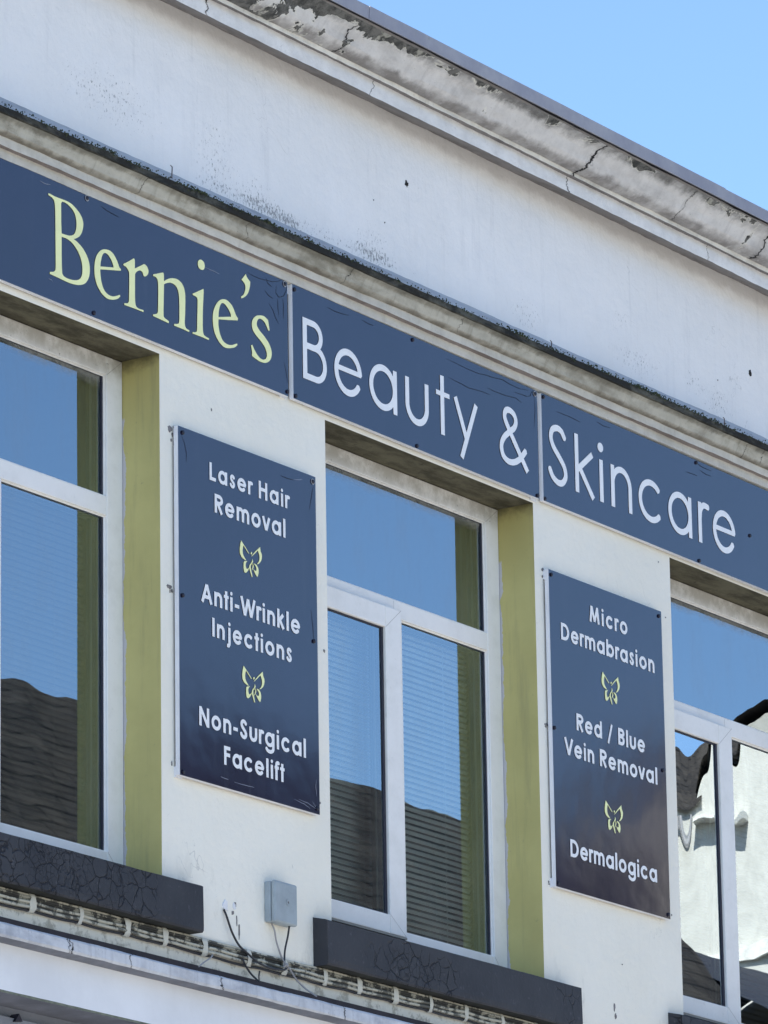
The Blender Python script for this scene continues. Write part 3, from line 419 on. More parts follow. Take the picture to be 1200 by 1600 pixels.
FONT = {
 'L': '5 0 0 5 1 725 144 728 147 143 415 140 420 131 420 5 415 0',
 'H': '3 1 0 725 146 725 147 473 154 470 438 470 441 725 587 725 588 5 576 0 450 0 441 5 439 329 148 330 147 5 142 0',
 'R': '400 -37 148 318 147 5 135 0 9 0 0 5 3 728 274 728 343 721 400 703 455 671 488 641 517 599 530 563 535 509 528 473 504 425 479 395 431 359 375 334 331 323 328 317 521 41|147 461 274 458 324 466 356 479 375 494 387 515 386 533 362 562 312 584 148 588',
 'A': '149 -25 18 23 14 29 297 719 300 723 369 699 432 722 439 717 721 29 717 23 590 -24 584 -20 508 162 231 164|283 299 452 299 369 501',
 'W': '213 11 -7 707 131 747 135 743 282 277 415 697 484 678 554 695 679 290 685 282 831 743 837 747 972 707 755 16 748 11 685 29 616 11 610 17 484 426 356 17 352 11 282 30',
 'I': '3 1 0 725 142 728 147 719 147 5 142 0',
 'N': '488 -8 148 475 147 5 142 0 3 1 3 728 123 728 142 736 482 253 484 725 630 725 630 5 620 0 507 0',
 'S': '217 -9 148 13 85 52 52 88 13 148 10 178 17 202 34 224 60 238 85 242 110 237 135 224 179 160 223 134 255 128 280 132 314 166 316 196 298 232 128 376 91 418 53 482 40 532 41 576 49 610 69 652 97 683 129 706 173 726 217 737 268 739 337 724 387 693 442 628 449 598 444 569 431 549 412 534 387 526 362 526 324 544 285 592 242 599 196 580 187 562 189 538 204 508 229 478 374 358 419 311 455 244 464 166 457 130 437 88 406 50 375 23 343 5 305 -7 268 -12',
 'F': '3 1 0 725 394 728 399 719 399 593 394 588 147 587 148 472 387 469 387 332 148 330 147 5 142 0',
 'M': '129 -7 1 11 105 713 110 717 223 702 249 708 400 283 549 707 576 702 690 717 797 11 651 -7 595 372 589 380 469 40 400 60 331 39 205 383 148 -1 142 -9',
 'D': '3 1 0 725 286 726 381 706 450 674 507 632 564 569 599 509 621 443 630 377 626 311 602 227 570 167 526 113 475 70 419 37 356 14 255 0|147 143 274 141 349 161 387 183 419 209 464 275 483 353 481 395 465 449 446 485 419 519 387 545 349 567 274 587 147 587',
 'B': '3 1 0 725 293 726 337 718 395 695 431 671 461 641 489 593 498 557 497 515 479 461 453 425 413 389 467 335 497 269 503 197 482 125 459 89 419 49 381 25 343 10 274 0|147 143 274 140 318 153 342 173 354 197 356 227 344 257 318 281 286 293 148 300|147 491 261 488 299 493 340 515 349 530 350 545 331 568 293 584 148 588',
 'V': '270 7 -5 701 133 749 333 239 339 238 539 749 673 705 677 701 407 11 402 7 333 29',
 'o': '262 -5 187 13 136 37 92 70 61 103 29 151 10 199 1 247 2 301 12 349 31 397 61 441 124 499 180 530 231 546 287 553 338 551 388 540 439 521 484 493 529 451 563 403 591 331 598 271 594 223 580 175 555 127 522 85 483 51 439 24 388 5 338 -6|284 133 344 139 394 163 429 199 449 247 448 301 432 340 416 361 369 397 319 411 262 408 237 400 199 377 162 331 148 283 153 235 179 187 218 154 243 142',
 'a': '281 -7 231 -1 187 13 136 37 91 71 57 107 34 143 11 197 1 257 1 299 9 341 34 401 86 468 130 504 180 530 231 546 287 553 344 550 394 538 457 510 464 544 609 543 609 3 464 1 457 35 388 5 338 -6|260 137 319 134 369 148 413 180 443 227 449 251 449 293 431 341 394 382 344 406 294 413 237 400 192 371 164 335 153 311 148 257 164 209 199 168 237 145',
 'b': '286 -7 242 -1 198 12 148 36 147 5 142 0 9 0 0 5 3 728 146 725 148 508 198 533 242 546 286 552 349 551 400 540 450 520 501 488 537 455 564 421 590 371 604 323 608 281 604 221 587 167 564 125 538 92 488 48 450 25 406 7 349 -6|271 137 331 134 381 149 425 181 453 227 460 251 460 293 442 341 406 381 356 406 305 412 249 401 202 371 174 335 164 311 159 257 174 209 210 167 249 144',
 'd': '281 -7 231 -1 187 13 136 37 91 71 57 107 34 143 11 197 1 251 2 305 11 347 27 389 57 437 98 480 136 508 174 527 231 546 287 553 344 550 394 538 457 510 462 515 462 725 609 726 609 3 464 1 457 35 388 5 338 -6|260 137 319 134 369 148 413 180 443 227 449 251 449 293 431 341 394 382 344 406 294 413 237 400 192 371 164 335 153 311 148 257 164 209 199 168 237 145',
 'g': '256 -257 155 -232 111 -210 60 -173 17 -113 22 -83 34 -59 67 -35 105 -31 149 -51 162 -71 187 -90 231 -109 287 -119 363 -113 413 -95 452 -65 461 -41 462 31 457 35 382 3 338 -6 281 -7 231 -1 180 15 136 37 95 67 61 103 33 145 9 205 1 247 2 301 12 349 28 391 59 439 98 480 136 508 174 527 231 546 287 553 344 550 394 538 457 510 464 544 602 545 609 541 609 -41 605 -77 592 -113 571 -148 542 -179 511 -203 451 -233 363 -256|284 133 344 139 394 163 429 199 449 247 448 301 432 340 416 361 369 397 319 411 262 408 237 400 199 377 162 331 148 283 153 235 179 187 218 154 243 142',
 'e': '262 -5 199 8 155 27 111 55 73 89 29 153 10 199 1 247 1 295 10 343 39 409 69 451 104 485 143 511 192 534 274 552 325 552 375 544 419 529 457 511 501 479 530 451 560 409 581 367 597 295 567 259 564 220 161 219 174 194 204 163 243 142 268 135 312 133 344 139 381 155 426 189 484 181 507 165 521 145 527 91 463 38 426 18 375 1 331 -6|165 331 434 331 417 361 381 390 337 408 293 412 262 408 218 391 182 361',
 'c': '255 -5 186 13 142 34 85 77 56 109 21 169 6 217 1 259 5 325 18 367 50 427 80 463 117 495 174 527 218 542 293 553 344 550 426 526 482 494 512 469 515 433 507 403 482 377 444 366 413 366 363 400 318 412 274 411 224 394 186 366 156 319 148 277 155 229 174 193 204 163 237 145 274 134 300 132 344 138 381 155 413 179 470 174 495 158 508 139 515 115 512 79 489 55 457 34 388 5 337 -6',
 'n': '3 1 3 545 142 545 148 532 205 549 274 552 337 539 400 507 444 468 468 437 486 401 501 347 501 0 362 0 357 5 354 335 341 365 319 389 286 407 255 413 217 407 192 395 167 371 152 341 147 311 147 5 142 0',
 'm': '3 1 3 545 142 545 148 537 223 552 280 550 349 529 412 491 463 525 501 541 557 552 601 552 658 540 715 512 746 487 783 443 809 389 817 347 816 0 677 0 672 5 670 341 658 369 639 391 610 407 583 413 551 409 522 395 498 371 487 347 482 2 337 2 332 347 321 371 297 395 268 409 236 413 209 407 179 390 160 369 149 341 147 5 142 0',
 'u': '211 -4 163 8 104 38 57 80 19 140 3 194 0 230 0 542 147 542 151 206 166 176 192 150 217 138 255 132 286 138 314 152 338 176 353 206 357 542 501 545 504 230 495 170 482 134 465 104 429 62 368 19 299 -4 268 -8',
 'r': '3 1 0 539 3 545 116 545 148 557 186 562 293 544 318 525 334 497 336 467 323 437 299 417 268 407 186 421 164 377 147 293 147 5 142 0',
 's': '162 -8 99 15 50 53 13 107 7 131 11 155 36 186 73 197 99 192 120 179 154 131 180 117 212 119 226 137 225 152 206 179 92 275 67 304 37 359 28 413 42 469 80 517 143 549 206 556 243 549 281 533 313 505 344 461 348 437 342 413 325 392 300 379 275 376 250 384 237 392 210 425 199 430 168 422 160 407 185 365 288 279 325 239 351 191 359 131 353 101 338 68 313 37 288 15 262 1 225 -9',
 'i': '10 1 7 539 10 545 149 545 154 539 154 5 149 0|67 611 42 621 20 641 9 665 8 689 16 713 36 735 61 747 92 749 117 741 142 719 153 695 153 665 142 641 124 623 99 612',
 'j': '5 -235 0 -226 0 -100 5 -95 65 -94 84 -64 84 542 226 545 231 536 229 -106 219 -128 168 -202 144 -225 112 -235|137 613 112 625 94 644 85 668 87 698 99 722 118 739 144 749 175 748 200 737 220 716 230 692 229 662 216 638 194 619 169 611',
 'l': '3 1 0 731 3 738 142 738 147 731 147 5 142 0',
 't': '78 0 74 5 74 425 65 430 1 431 0 545 8 550 73 551 74 695 78 700 216 700 221 695 221 551 285 550 294 545 293 431 229 430 221 425 221 5 216 0',
 'f': '46 0 42 5 42 425 40 430 1 431 0 545 42 551 42 605 52 653 71 687 96 713 134 738 172 751 260 752 299 731 317 714 329 689 330 665 321 635 324 629 318 623 267 604 204 614 189 599 191 550 273 546 273 431 197 430 189 425 189 5 185 0',
 'k': '349 -40 154 218 147 209 147 5 135 0 9 0 0 5 3 728 146 725 148 411 337 589 440 491 261 317 469 41',
 'v': '195 6 -8 521 126 569 264 232 397 565 403 568 533 521 334 11 327 7 264 29',
 '-': '6 204 0 210 3 336 284 336 283 204',
 '/': '84 -118 -23 -82 -25 -74 285 762 292 766 399 730 404 724 92 -116',
}
LINES = [
 ('A', 'Laser Hair', [('L', -59.6), ('a', -53.9), ('s', -46.26), ('e', -41.08), ('r', -33.93), ('H', -26.63), ('a', -19.2), ('i', -11.56), ('r', -8.67)], 733.0, 9.753),
 ('A', 'Removal', [('R', -56.4), ('e', -49.47), ('m', -41.78), ('o', -31.81), ('v', -24.53), ('a', -18.01), ('l', -10.21)], 720.7, 10.302),
 ('A', 'Anti-Wrinkle', [('A', -65.9), ('n', -57.15), ('t', -50.8), ('i', -46.65), ('-', -43.57), ('W', -39.74), ('r', -29.1), ('i', -24.95), ('n', -21.76), ('k', -15.0), ('l', -8.68), ('e', -5.65)], 683.4, 10.44),
 ('A', 'Injections', [('I', -58.6), ('n', -55.58), ('j', -48.93), ('e', -45.06), ('c', -37.45), ('t', -30.56), ('i', -26.46), ('o', -23.29), ('n', -15.68), ('s', -9.03)], 671.1, 10.165),
 ('A', 'Non-Surgical', [('N', -67.6), ('o', -59.57), ('n', -51.87), ('-', -45.24), ('S', -40.89), ('u', -34.59), ('r', -28.27), ('g', -24.12), ('i', -16.31), ('c', -13.1), ('a', -5.73), ('l', 2.09)], 634.6, 10.302),
 ('A', 'Facelift', [('F', -51.5), ('a', -45.97), ('c', -38.31), ('e', -31.07), ('l', -23.51), ('i', -20.55), ('f', -17.84), ('t', -14.19)], 622.2, 10.165),
 ('B', 'Micro', [('M', 218.6), ('i', 228.52), ('c', 231.97), ('r', 239.13), ('o', 243.52)], 732.9, 10.165),
 ('B', 'Dermabrasion', [('D', 195.2), ('e', 203.07), ('r', 210.21), ('m', 214.25), ('a', 224.04), ('b', 231.69), ('r', 238.94), ('a', 242.98), ('s', 250.63), ('i', 255.72), ('o', 258.83), ('n', 266.38)], 720.4, 10.165),
 ('B', 'Red / Blue', [('R', 205.8), ('e', 212.52), ('d', 220.0), ('/', 230.93), ('B', 239.51), ('l', 246.02), ('u', 248.91), ('e', 255.42)], 683.0, 10.165),
 ('B', 'Vein Removal', [('V', 195.6), ('e', 203.43), ('i', 211.02), ('n', 214.11), ('R', 224.02), ('e', 230.85), ('m', 238.44), ('o', 248.3), ('v', 255.47), ('a', 261.89), ('l', 269.59)], 670.8, 10.302),
 ('B', 'Dermalogica', [('D', 198.3), ('e', 206.07), ('r', 213.1), ('m', 217.0), ('a', 226.72), ('l', 234.27), ('o', 237.06), ('g', 244.51), ('i', 252.06), ('c', 255.01), ('a', 262.13)], 627.5, 10.302),
]
BUTTERFLY = '-649 1319 -330 1083 -118 904 -154 896 -331 1030 -490 1167 -535 1071 -553 1000 -558 922 -555 886 -541 822 -514 766 -496 742 -320 590 -380 587 -410 592 -560 639 -605 662 -642 688 -674 718 -701 751 -721 786 -735 824 -742 865 -744 952 -739 1001 -705 1153|627 1327 649 1203 660 1166 677 1135 716 1081 730 1053 739 1023 744 960 729 886 695 800 671 761 602 690 525 634 490 616 387 583 481 665 508 694 553 759 582 828 586 904 574 976 564 1004 480 1160 279 999 53 827 43 846 316 1093|-231 581 -303 529 -322 508 -348 453 -359 394 -357 364 -349 333 -325 283 -292 260 -254 256 -236 262 -98 374 -173 251 -201 214 -264 145 -328 97 -358 87 -386 84 -413 89 -435 100 -453 120 -468 147 -487 217 -493 262 -495 364 -483 475 -471 502 -447 525 -405 543|236 579 346 562 379 549 440 505 466 476 485 443 499 406 507 364 508 277 499 232 467 141 451 111 438 95 425 90 390 102 363 119 298 173 235 240 142 360 209 314 255 300 279 299 321 306 352 324 363 338 369 355 369 403 362 431 349 457 327 481 235 551|87 734 137 657 136 626 111 590 27 508 -3 469 -18 435 -24 403 -20 337 -8 300 50 181 97 9 54 0 -16 122 -95 282 -106 319 -111 385 -105 416 -90 451 -59 489 25 572 57 610 72 643|99 593 166 514 177 485 175 452 165 415 131 347 111 322 37 259 88 360 115 444 118 503|38 1008 51 1008 78 991 84 979 84 965 62 919 40 903 18 901 -1 920 -10 949 10 983'
CREASES = {'b1d': [[(-329, 8238), (-289, 8234), (-248, 8233), (-200, 8238), (-151, 8244), (-110, 8257), (-86, 8272)], [(-57, 8267), (-58, 8233), (-79, 8203), (-112, 8190), (-132, 8204), (-127, 8235)], [(-181, 8148), (-153, 8126), (-134, 8097), (-112, 8078)], [(-83, 8192), (-80, 8159), (-82, 8110)], [(-200, 8250), (-188, 8229), (-160, 8221)], [(-120, 8183), (-119, 8149), (-113, 8116)], [(-1290, 8252), (-1256, 8244), (-1202, 8239), (-1174, 8238)], [(-80, 7930), (-65, 7886), (-57, 7849)], [(-209, 8194), (-181, 8179), (-153, 8175)]], 'b1l': [[(-1673, 8247), (-1643, 8245), (-1607, 8249)], [(-615, 8183), (-567, 8183), (-520, 8181)], [(-1620, 7878), (-1600, 7877), (-1594, 7872)]], 'b2d': [[(1102, 8234), (1170, 8232), (1260, 8228), (1350, 8229), (1408, 8236), (1466, 8239), (1533, 8248), (1591, 8241), (1675, 8240), (1743, 8250)], [(1119, 8157), (1192, 8152), (1273, 8148), (1372, 8156), (1438, 8157)], [(1419, 8183), (1472, 8180), (1555, 8183), (1640, 8191), (1685, 8181)], [(229, 8235), (282, 8232), (335, 8234), (385, 8240)], [(482, 8244), (528, 8240), (563, 8241)], [(1628, 8214), (1683, 8218), (1725, 8219), (1755, 8228), (1769, 8251), (1795, 8264)], [(1789, 8232), (1790, 8166), (1781, 8098)]], 'b3d': [[(2293, 8240), (2348, 8234), (2404, 8238)], [(3126, 8252), (3181, 8240), (3265, 8239)], [(3161, 8221), (3217, 8213), (3264, 8214)], [(1963, 8208), (2064, 8210), (2157, 8206)], [(3043, 8186), (3094, 8188), (3141, 8189)]], 'pAd': [[(-111, 7456), (-73, 7454), (-26, 7457)], [(114, 7463), (101, 7419), (84, 7360)], [(-777, 7467), (-758, 7439), (-746, 7403), (-747, 7365)], [(87, 6956), (98, 6890), (104, 6828)]], 'pAl': [[(-26, 7459), (13, 7466), (36, 7474)], [(-538, 6170), (-487, 6168)], [(-450, 6165), (-376, 6165), (-316, 6167)], [(-45, 6168), (24, 6160), (62, 6149)], [(78, 6180), (105, 6160), (112, 6153)], [(107, 6272), (103, 6240), (109, 6206)], [(-14, 6173), (47, 6168), (101, 6155)]]}

# ------------------------------------------------------------------ setting: ground
def sheet(name, x0, x1, y0, y1, z, mat):
    mb = MB(); mb.quad((x0, y0, z), (x1, y0, z), (x1, y1, z), (x0, y1, z)); return tag(mb.build(name, mat), kind='structure')
sheet('ground', -900, 900, -900, 900, -.16, M['ground'])
sheet('unseen_road', -60, 120, -14, -4, -.12, M['bounce_paving'])
mb = MB(); mb.box(-60, 120, -4, 0, -.15, 0); tag(mb.build('unseen_pavement', M['bounce_paving']), kind='structure')
mb = MB(); mb.box(-60, 120, -16, -14, -.15, 0); tag(mb.build('unseen_pavement', M['bounce_paving']), kind='structure')
# ------------------------------------------------------------------ the shop building
B = empty('shop_building', (0, 0, 0), 'white painted two-storey shop building with cornice and peeling parapet moulding', 'building')
X0, X1 = -7.5, 8.5
PITCH = 2.68
OP = [(.243 + PITCH * k, 1.80 + PITCH * k) for k in (-1, 0, 1)]
ZB, ZT = 5.70, 7.772
xs = sorted([X0, X1] + [v for a in OP for v in a]); zs = [5.28, ZB, ZT, 9.24]
mb = MB()
def grid(x0, x1, z0, z1):
    nx = max(1, int((x1 - x0) / .25)); nzz = max(1, int((z1 - z0) / .25))
    for i in range(nx):
        for j in range(nzz):
            a = x0 + (x1 - x0) * i / nx; b = x0 + (x1 - x0) * (i + 1) / nx; c = z0 + (z1 - z0) * j / nzz; d = z0 + (z1 - z0) * (j + 1) / nzz
            mb.quad((a, 0, c), (b, 0, c), (b, 0, d), (a, 0, d))
for i in range(len(xs) - 1):
    for j in range(3):
        op = any(abs(xs[i] - a[0]) < 1e-6 for a in OP) and j == 1
        if not op: grid(xs[i], xs[i + 1], zs[j], zs[j + 1])
mb.build('wall', M['wall'], B)
# body of the building behind the front skin
mb = MB()
mb.quad((X0, 0, 0), (X0, 0, 9.3), (X0, 9, 9.3), (X0, 9, 0)); mb.quad((X1, 0, 0), (X1, 9, 0), (X1, 9, 9.3), (X1, 0, 9.3))
mb.quad((X0, 9, 0), (X0, 9, 9.3), (X1, 9, 9.3), (X1, 9, 0)); mb.build('side_wall', M['wall'], B)
mb = MB(); mb.box(X0 + .01, X1 - .01, .31, 8.9, 8.9, 9.0); mb.box(X0, X1, .005, .3, 9.0, 9.40); mb.build('roof', M['lead'], B)
# dim upstairs room
mb = MB(); a, b = X0 + .3, X1 - .3
mb.quad((a, 4, 5.2), (b, 4, 5.2), (b, 4, 8.4), (a, 4, 8.4)); mb.quad((a, .3, 5.2), (a, 4, 5.2), (a, 4, 8.4), (a, .3, 8.4)); mb.quad((b, .3, 5.2), (b, .3, 8.4), (b, 4, 8.4), (b, 4, 5.2))
mb.quad((a, .3, 8.4), (a, 4, 8.4), (b, 4, 8.4), (b, .3, 8.4)); mb.quad((a, .3, 5.2), (b, .3, 5.2), (b, 4, 5.2), (a, 4, 5.2))
for i in range(len(xs) - 1):
    if not any(abs(xs[i] - q[0]) < 1e-6 for q in OP): mb.quad((xs[i] - (.0 if i else -.3), .3, 5.2), (xs[i + 1], .3, 5.2), (xs[i + 1], .3, 8.4), (xs[i], .3, 8.4))
mb.build('room_wall', M['room'], B)
# reveals and soffits
for a, b in OP:
    for xx, sgn in ((b, 1), (a, -1)):
        mb = MB(); n = 24
        for i in range(n):
            z0 = ZB + (ZT - ZB) * i / n; z1 = ZB + (ZT - ZB) * (i + 1) / n
            e0 = .0015 * nz(z0, xx, 6); e1 = .0015 * nz(z1, xx, 6)
            mb.quad((xx, 0, z0), (xx, 0, z1), (xx, .30, z1), (xx, .30, z0)) if sgn > 0 else mb.quad((xx, 0, z0), (xx, .30, z0), (xx, .30, z1), (xx, 0, z1))
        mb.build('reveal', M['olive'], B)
    mb = MB(); mb.quad((a, 0, ZT), (a, .30, ZT), (b, .30, ZT), (b, 0, ZT)); mb.build('window_soffit', M['soffit'], B)
# string course
prof = [(.0, 8.272), (-.030, 8.272), (-.031, 8.309), (-.0545, 8.3105), (-.0555, 8.344), (-.068, 8.347), (-.079, 8.356), (-.086, 8.372), (-.094, 8.389), (-.110, 8.401), (-.120, 8.402), (-.121, 8.4255), (-.112, 8.432), (.012, 8.535), (.03, 8.56)]
amp = [0, .002, .002, .003, .003, .002, .002, .002, .002, .003, .004, .006, .005, .003, 0]
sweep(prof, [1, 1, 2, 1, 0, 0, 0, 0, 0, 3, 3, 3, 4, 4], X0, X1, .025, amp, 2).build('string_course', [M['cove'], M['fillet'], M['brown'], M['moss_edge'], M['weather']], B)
# cornice
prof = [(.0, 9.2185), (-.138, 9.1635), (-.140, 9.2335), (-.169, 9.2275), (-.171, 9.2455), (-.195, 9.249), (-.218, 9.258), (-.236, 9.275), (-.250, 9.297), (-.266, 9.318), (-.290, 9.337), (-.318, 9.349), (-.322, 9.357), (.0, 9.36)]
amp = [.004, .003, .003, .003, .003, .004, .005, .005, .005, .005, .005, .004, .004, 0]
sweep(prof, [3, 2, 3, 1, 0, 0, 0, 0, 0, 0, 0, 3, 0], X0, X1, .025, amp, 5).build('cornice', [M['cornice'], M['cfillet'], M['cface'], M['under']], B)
# lead capping in lengths, overlapping at the joints
xj = [X0, -5.3, -2.6, .1, 2.93, 5.6, X1]
for i in range(6):
    mb = MB(); e = .002 * (i % 2)
    a, b = xj[i] + .001, xj[i + 1] - .002; n = max(2, int((b - a) / .12)); sec = [(-.338 - e, 9.3585), (-.342 - e, 9.411 + e), (-.332 - e, 9.4125 + e), (.35, 9.47 + e), (.35, 9.462), (-.33, 9.405), (-.333, 9.3585)]
    for q in range(n + 1):
        x = a + (b - a) * q / n
        for j, (y, z) in enumerate(sec): mb.v.append((x, y + .0015 * nz(x, i, 4), z + .002 * nz(x, i + 4, 3.0)))
    k = len(sec)
    for q in range(n):
        for j in range(k): mb.f.append((q * k + j, (q + 1) * k + j, (q + 1) * k + (j + 1) % k, q * k + (j + 1) % k)); mb.mi.append(0)
    mb.f.append(tuple(range(k))[::-1]); mb.f.append(tuple(n * k + j for j in range(k))); mb.mi += [0, 0]
    mb.build('lead_capping', M['lead'], B)
# moss growing on the string course edge
mb = MB(); rnd = random.Random(7)
for i in range(5200):
    x = rnd.uniform(-3, 5.5)
    dens = .5 + .9 * nz(x, 3, 2.2) + .5 * nz(x, 8, 9)
    if rnd.random() > dens: continue
    r = rnd.uniform(.0018, .0052) * (1.35 if dens > .8 else 1); y = -.121 - rnd.uniform(-.012, .004); z = 8.4275 + rnd.gauss(0, .0045) + (.003 if dens > .8 else 0)
    if rnd.random() < .22: y = -.11 + rnd.random() * .05; z = 8.434 + (y + .11) * .87
    n0 = len(mb.v); pts = [(1, 0, 0), (-1, 0, 0), (0, 1, 0), (0, -1, 0), (0, 0, 1), (0, 0, -1)]
    for p in pts: mb.v.append((x + p[0] * r * rnd.uniform(.7, 1.5), y + p[1] * r, z + p[2] * r * rnd.uniform(.7, 1.3)))
    for f in ((0, 2, 4), (2, 1, 4), (1, 3, 4), (3, 0, 4), (2, 0, 5), (1, 2, 5), (3, 1, 5), (0, 3, 5)): mb.f.append(tuple(n0 + q for q in f)); mb.mi.append(0)
tag(mb.build('moss', M['moss'], B), kind='stuff')
# small metal pins standing on the string course
for x, z in ((-.944, 8.486), (1.801, 8.463), (3.253, 8.464), (-.02, 8.447)):
    mb = MB(); mb.tube([(x, -.11, z - .045), (x, -.112, z - .01), (x - .001, -.113, z)], .0022, 6); mb.tube([(x, -.113, z), (x - .012, -.113, z + .004)], .0018, 6); mb.build('metal_pin', M['rust'], B)
# ledge, fascia and shopfront head below the sills
prof = [(.0, 5.392), (-.006, 5.392), (-.112, 5.3735), (-.120, 5.366), (-.122, 5.330), (-.117, 5.3215), (-.052, 5.317), (-.05, 5.151), (-.052, 5.1415), (.115, 5.1405), (.115, 4.2)]
amp = [0, .001, .003, .003, .003, .003, .001, .001, .001, 0, 0]
sweep(prof, [0, 0, 0, 0, 0, 1, 2, 3, 1, 4], X0, X1, .03, amp, 9).build('shopfront_head', [M['ledge'], M['ledge_under'], M['fascia'], M['lip'], M['grey_panel']], B)
mb = MB(); mb.box(X0, X1, -.007, 0, 5.386, 5.427); mb.build('flashing_strip', M['dark_strip'], B)
mb = MB(); mb.box(X0, X1, .085, .1145, 5.04, 5.097); mb.build('cover_strip', M['grey_panel'], B)
mb = MB()
for y in (.072, .11): mb.v += [(-1.680, y, 5.083), (-1.637, y, 5.088), (-1.657, y, 5.115)]
mb.f += [(0, 1, 2), (5, 4, 3), (0, 3, 4, 1), (1, 4, 5, 2), (2, 5, 3, 0)]; mb.mi += [0] * 5
mb.build('corner_bracket', M['seal'], B)
mb = MB()
for i in range(5):
    mb.box(X0 + i * 3.2, X0 + i * 3.2 + .25, .02, .14, 0, 4.2)
mb.box(X0, X1, .14, .2, 0, .6); mb.box(X0, X1, .14, .2, 3.9, 4.2); mb.build('shopfront_frame', M['grey_panel'], B)
mb = MB(); mb.quad((X0, .17, .6), (X1, .17, .6), (X1, .17, 3.9), (X0, .17, 3.9)); mb.build('shop_glass', M['seal'], B)
# sills
def sill(x0, x1, seed):
    mb = MB(); n = int((x1 - x0) / .04)
    sec = [(-.066, 5.540), (-.070, 5.5445), (-.071, 5.565), (-.068, 5.7125), (-.060, 5.7165), (.18, 5.775), (.18, 5.70), (.0, 5.56), (.0, 5.5375)]
    sec = [(y, z) for y, z in sec]
    sec[0] = (-.064, 5.5375); k = len(sec)
    for q in range(n + 1):
        x = x0 + (x1 - x0) * q / n
        for j, (y, z) in enumerate(sec):
            a = .0022 if j < 5 else 0
            mb.v.append((x + (0 if 0 < q < n else .002 * nz(z, seed, 20)), y + a * nz(x, seed + j, 7), z + a * nz(x, seed + j + 3, 6)))
    for q in range(n):
        for j in range(k): mb.f.append((q * k + j, (q + 1) * k + j, (q + 1) * k + (j + 1) % k, q * k + (j + 1) % k)); mb.mi.append(1 if j >= 6 else 0)
    mb.f.append(tuple(range(k))[::-1]); mb.f.append(tuple(n * k + j for j in range(k))); mb.mi += [0, 0]
    return mb.build('window_sill', [M['sill'], M['sill_under']], B)
for k, (a, b) in enumerate(OP): sill(a - .130, b + .180 - (.012 if k == 0 else 0), k)
# windows
def frame_ring(mb, x0, x1, z0, z1, w, y0, y1, wl=None, wt=None, wb=None):
    wl = wl or w; wt = wt or w; wb = wb or w
    mb.box(x0, x0 + wl, y0, y1, z0, z1); mb.box(x1 - w, x1, y0, y1, z0, z1)
    mb.box(x0 + wl, x1 - w, y0 + .0007, y1 - .0007, z1 - wt, z1); mb.box(x0 + wl, x1 - w, y0 + .0007, y1 - .0007, z0, z0 + wb)
def slat_mesh():
    mb = MB(); h = .5; n = 4
    pts = []
    for i in range(n + 1):
        u = i / n - .5; pts.append((-u * .0095, u * .0120 + .0016 * (1 - (2 * u) ** 2)))   # closed tilt, slight crown
    for i in range(n):
        (y0, z0), (y1, z1) = pts[i], pts[i + 1]
        mb.quad((0, y0, z0), (1, y0, z0), (1, y1, z1), (0, y1, z1))
    for i in range(n):
        (y0, z0), (y1, z1) = pts[i], pts[i + 1]; e = .0006
        mb.quad((0, y0 + e, z0), (0, y1 + e, z1), (1, y1 + e, z1), (1, y0 + e, z0))
    return mb
SL = {k: slat_mesh().mesh('slat', M[k], True) for k in ('slat', 'slat_dk', 'slat_bl')}
def pane(parent, x0, x1, z0, z1, y, mat, name='pane'):
    mb = MB(); mb.quad((x0, y, z0), (x1, y, z0), (x1, y, z1), (x0, y, z1)); return mb.build(name, mat, parent)
def spacers(parent, x0, x1, z0, z1, y):
    mb = MB(); mb.box(x1 - .030, x1, y, y + .030, z0, z1); mb.box(x0, x0 + .012, y, y + .030, z0, z1)
    mb.box(x0 + .012, x1 - .030, y, y + .030, z1 - .010, z1); mb.box(x0 + .012, x1 - .030, y, y + .030, z0, z0 + .008); mb.build('glazing_seal', M['seal'], parent)
    mb = MB(); mb.box(x1 - .035, x1 - .031, y + .001, y + .008, z0 + .01, z1 - .012); mb.build('spacer_bar', M['spacer'], parent)
